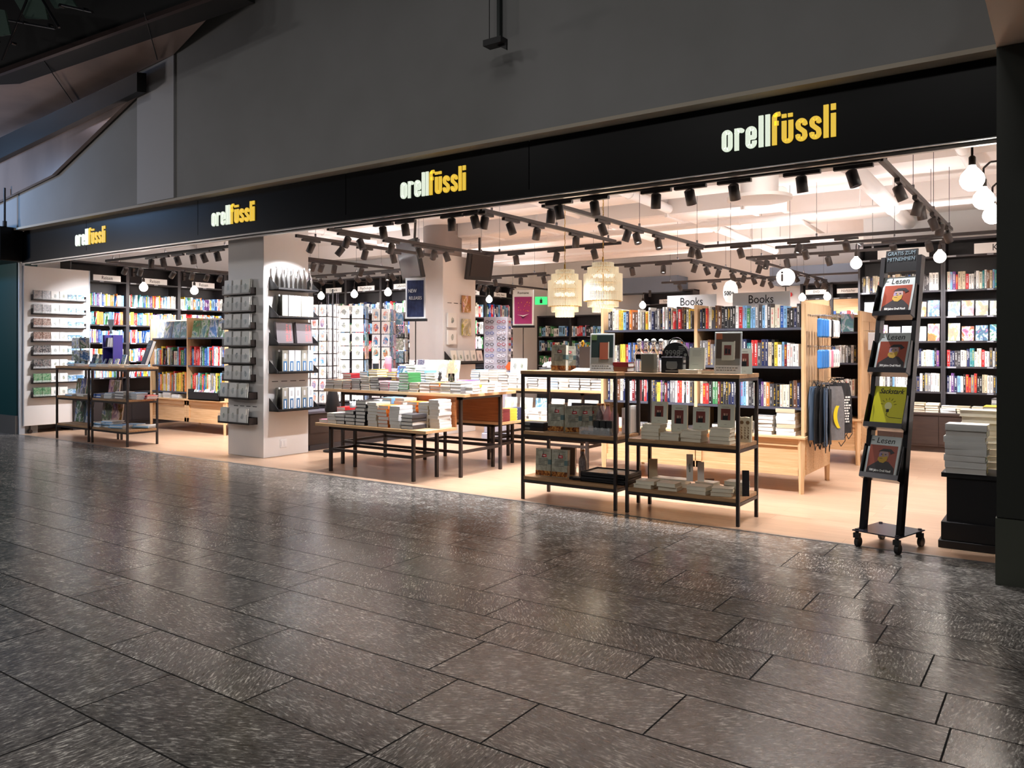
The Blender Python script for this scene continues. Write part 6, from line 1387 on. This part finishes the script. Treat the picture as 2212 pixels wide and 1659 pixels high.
def magazine_stack(z, kind, label, off=0, tilt=12):
    # tray is a part of the stand, the magazines are things of their own
    Rt = R_ @ Matrix.Translation((0, 0, z)) @ Matrix.Rotation(math.radians(-tilt), 4, 'X')
    mb = MB(); mb.M = Rt; mb.box(-.125, .125, -.085, .0, -.006, 0).box(-.125, .125, -.085, -.081, 0, .028).box(-.127, -.124, -.085, 0, 0, .22).box(.124, .127, -.085, 0, 0, .22).box(-.125, .125, -.004, 0, 0, .25); mb.build('tray', MST, t)
    W = t.matrix_world if False else Matrix.Translation(t.location) @ Matrix.Rotation(math.radians(-16), 4, 'Z')
    MW = W @ Rt
    m_ = bpy.data.objects.new('magazine', None); COL.objects.link(m_); m_.empty_display_size = .05
    m_.matrix_world = MW @ Matrix.Translation((off, -.05, .002)); tag(m_, label, 'magazine')
    w_, h_ = .105, .285
    MB().box(-w_, w_, 0, .02, 0, h_).build('cover', MGB if kind == 'L' else LIMY, m_)
    MB().box(-w_ + .001, w_ + .0015, .003, .018, .001, h_ - .001).build('pages', PAGE, m_)
    if kind == 'L':
        a = MB(); a.box(-w_ + .014, w_ - .014, -.0006, 0, .028, h_ - .062, 0)
        a.slab([(-w_ + .014, -.001, .028), (w_ - .014, -.001, .028), (w_ - .018, -.001, .075), (.045, -.001, .115), (-.02, -.001, .118), (-w_ + .02, -.001, .07)], (0, -.0003, 0), 1)
        disc(a, .008, .156, .032, .042, -.0018, 2); a.slab([(-.026, -.0022, .14), (-.012, -.0022, .146), (.004, -.0022, .143), (.018, -.0022, .148), (.036, -.0022, .152), (.034, -.0022, .124), (.012, -.0022, .104), (-.012, -.0022, .108), (-.028, -.0022, .124)], (0, -.0003, 0), 3); disc(a, -.012, .158, .011, .016, -.0024, 4); a.box(-.016, .004, -.0028, -.0024, .133, .136, 1)
        a.slab([(-.03, -.0024, .178), (.0, -.0024, .2), (.05, -.0024, .2), (.075, -.0024, .178), (.05, -.0024, .165), (.045, -.0024, .182), (-.005, -.0024, .182)], (0, -.0003, 0), 5)
        a.slab([(-.004, -.0026, .15), (.004, -.0026, .168), (.008, -.0026, .15)], (0, -.0003, 0), 3)
        for s_ in (-.006, .02): disc(a, s_, .162, .006, .003, -.003, 5, 8)
        a.build('portrait_print', [RUST, CLOAK, FACE, BEARD, LILAC, HATM], m_)
        letter('Lesen', m_, (.005, -.0008, h_ - .032), .055, INKB, sx=.95, name='title_lettering', shear=.15)
        letter('500 Jahre Orell Füssli', m_, (0, -.0022, .052), .02, INKW, name='footer_lettering', bold=.0006, sx=.8)
        tm = MB()
        for k in range(3): tm.box(-.075 + k * .055, -.04 + k * .055, -.0006, 0, .01, .016)
        tm.box(-.088, -.07, -.0006, 0, h_ - .035, h_ - .028).build('small_print', M('title_grey'), m_)
    else:
        letter('Sackstark', m_, (.005, -.0008, h_ - .035), .048, INKB, name='title_lettering', shear=.3, sx=.85, bold=.0008)
        a = MB(); disc(a, .0, .15, .024, .026, -.0008, 0); a.box(-.009, .009, -.0012, 0, .108, .128, 1)
        a.tube([(0, -.001, .108), (-.004, -.001, .085), (.02, -.001, .072), (.1, -.001, .07)], .0014, 5, 1)
        for k in range(7):
            an = math.radians(10 + k * 26.6); a.cyl((.036 * math.cos(an), -.001, .155 + .036 * math.sin(an)), (.052 * math.cos(an), -.001, .155 + .052 * math.sin(an)), .0012, 4, 1)
        a.build('light_bulb_print', [M('pale_lime', S(238, 236, 170), .4), INKB], m_)
        tm = MB()
        for k in range(4): tm.box(-.09 + k * .05, -.07 + k * .05, -.0008, 0, .008, .02)
        tm.build('small_print', M('title_grey'), m_)
magazine_stack(1.40, 'L', 'free magazine with a red bearded portrait in the topmost tray of the stand')
magazine_stack(1.02, 'L', 'free magazine with a red bearded portrait in the second tray of the stand')
magazine_stack(.66, 'Y', 'lime yellow free magazine with a light bulb in the third tray')
magazine_stack(.33, 'L', 'free magazine with a red bearded portrait in the lowest tray of the stand', -.012)
# leftover shelf books beyond the counted ones, one mass per wall section
for key, (mb, cs) in STUFF.items():
    mb.M = Matrix.Identity(4)
    o = link({'travel_guide': 'travel_guide_rows', 'back_wall_books': 'background_book_rows', 'far_table_books': 'book_piles_on_back_tables'}.get(key, key + '_rows'), mb.mesh(key, [M('bookcloth_' + c.replace(' ', '_'), C[c], .5) for c in cs])); o['kind'] = 'stuff'
    o['label'] = {'travel_guide': 'remaining travel guides deep on the left wall shelves', 'back_wall_books': 'rows of small coloured books on the far back shelves', 'far_table_books': 'piles of pale books on the tables under the chandeliers'}.get(key, 'rows of further shelf books'); o['category'] = 'books'
dup_ = [k for k, v in LABELS.items() if v > 1]
print('DUP LABELS', len(dup_), dup_[:12]); print('long', [k for k in LABELS if len(k.split()) > 16][:10]); print('objects', len(bpy.data.objects), COUNT)
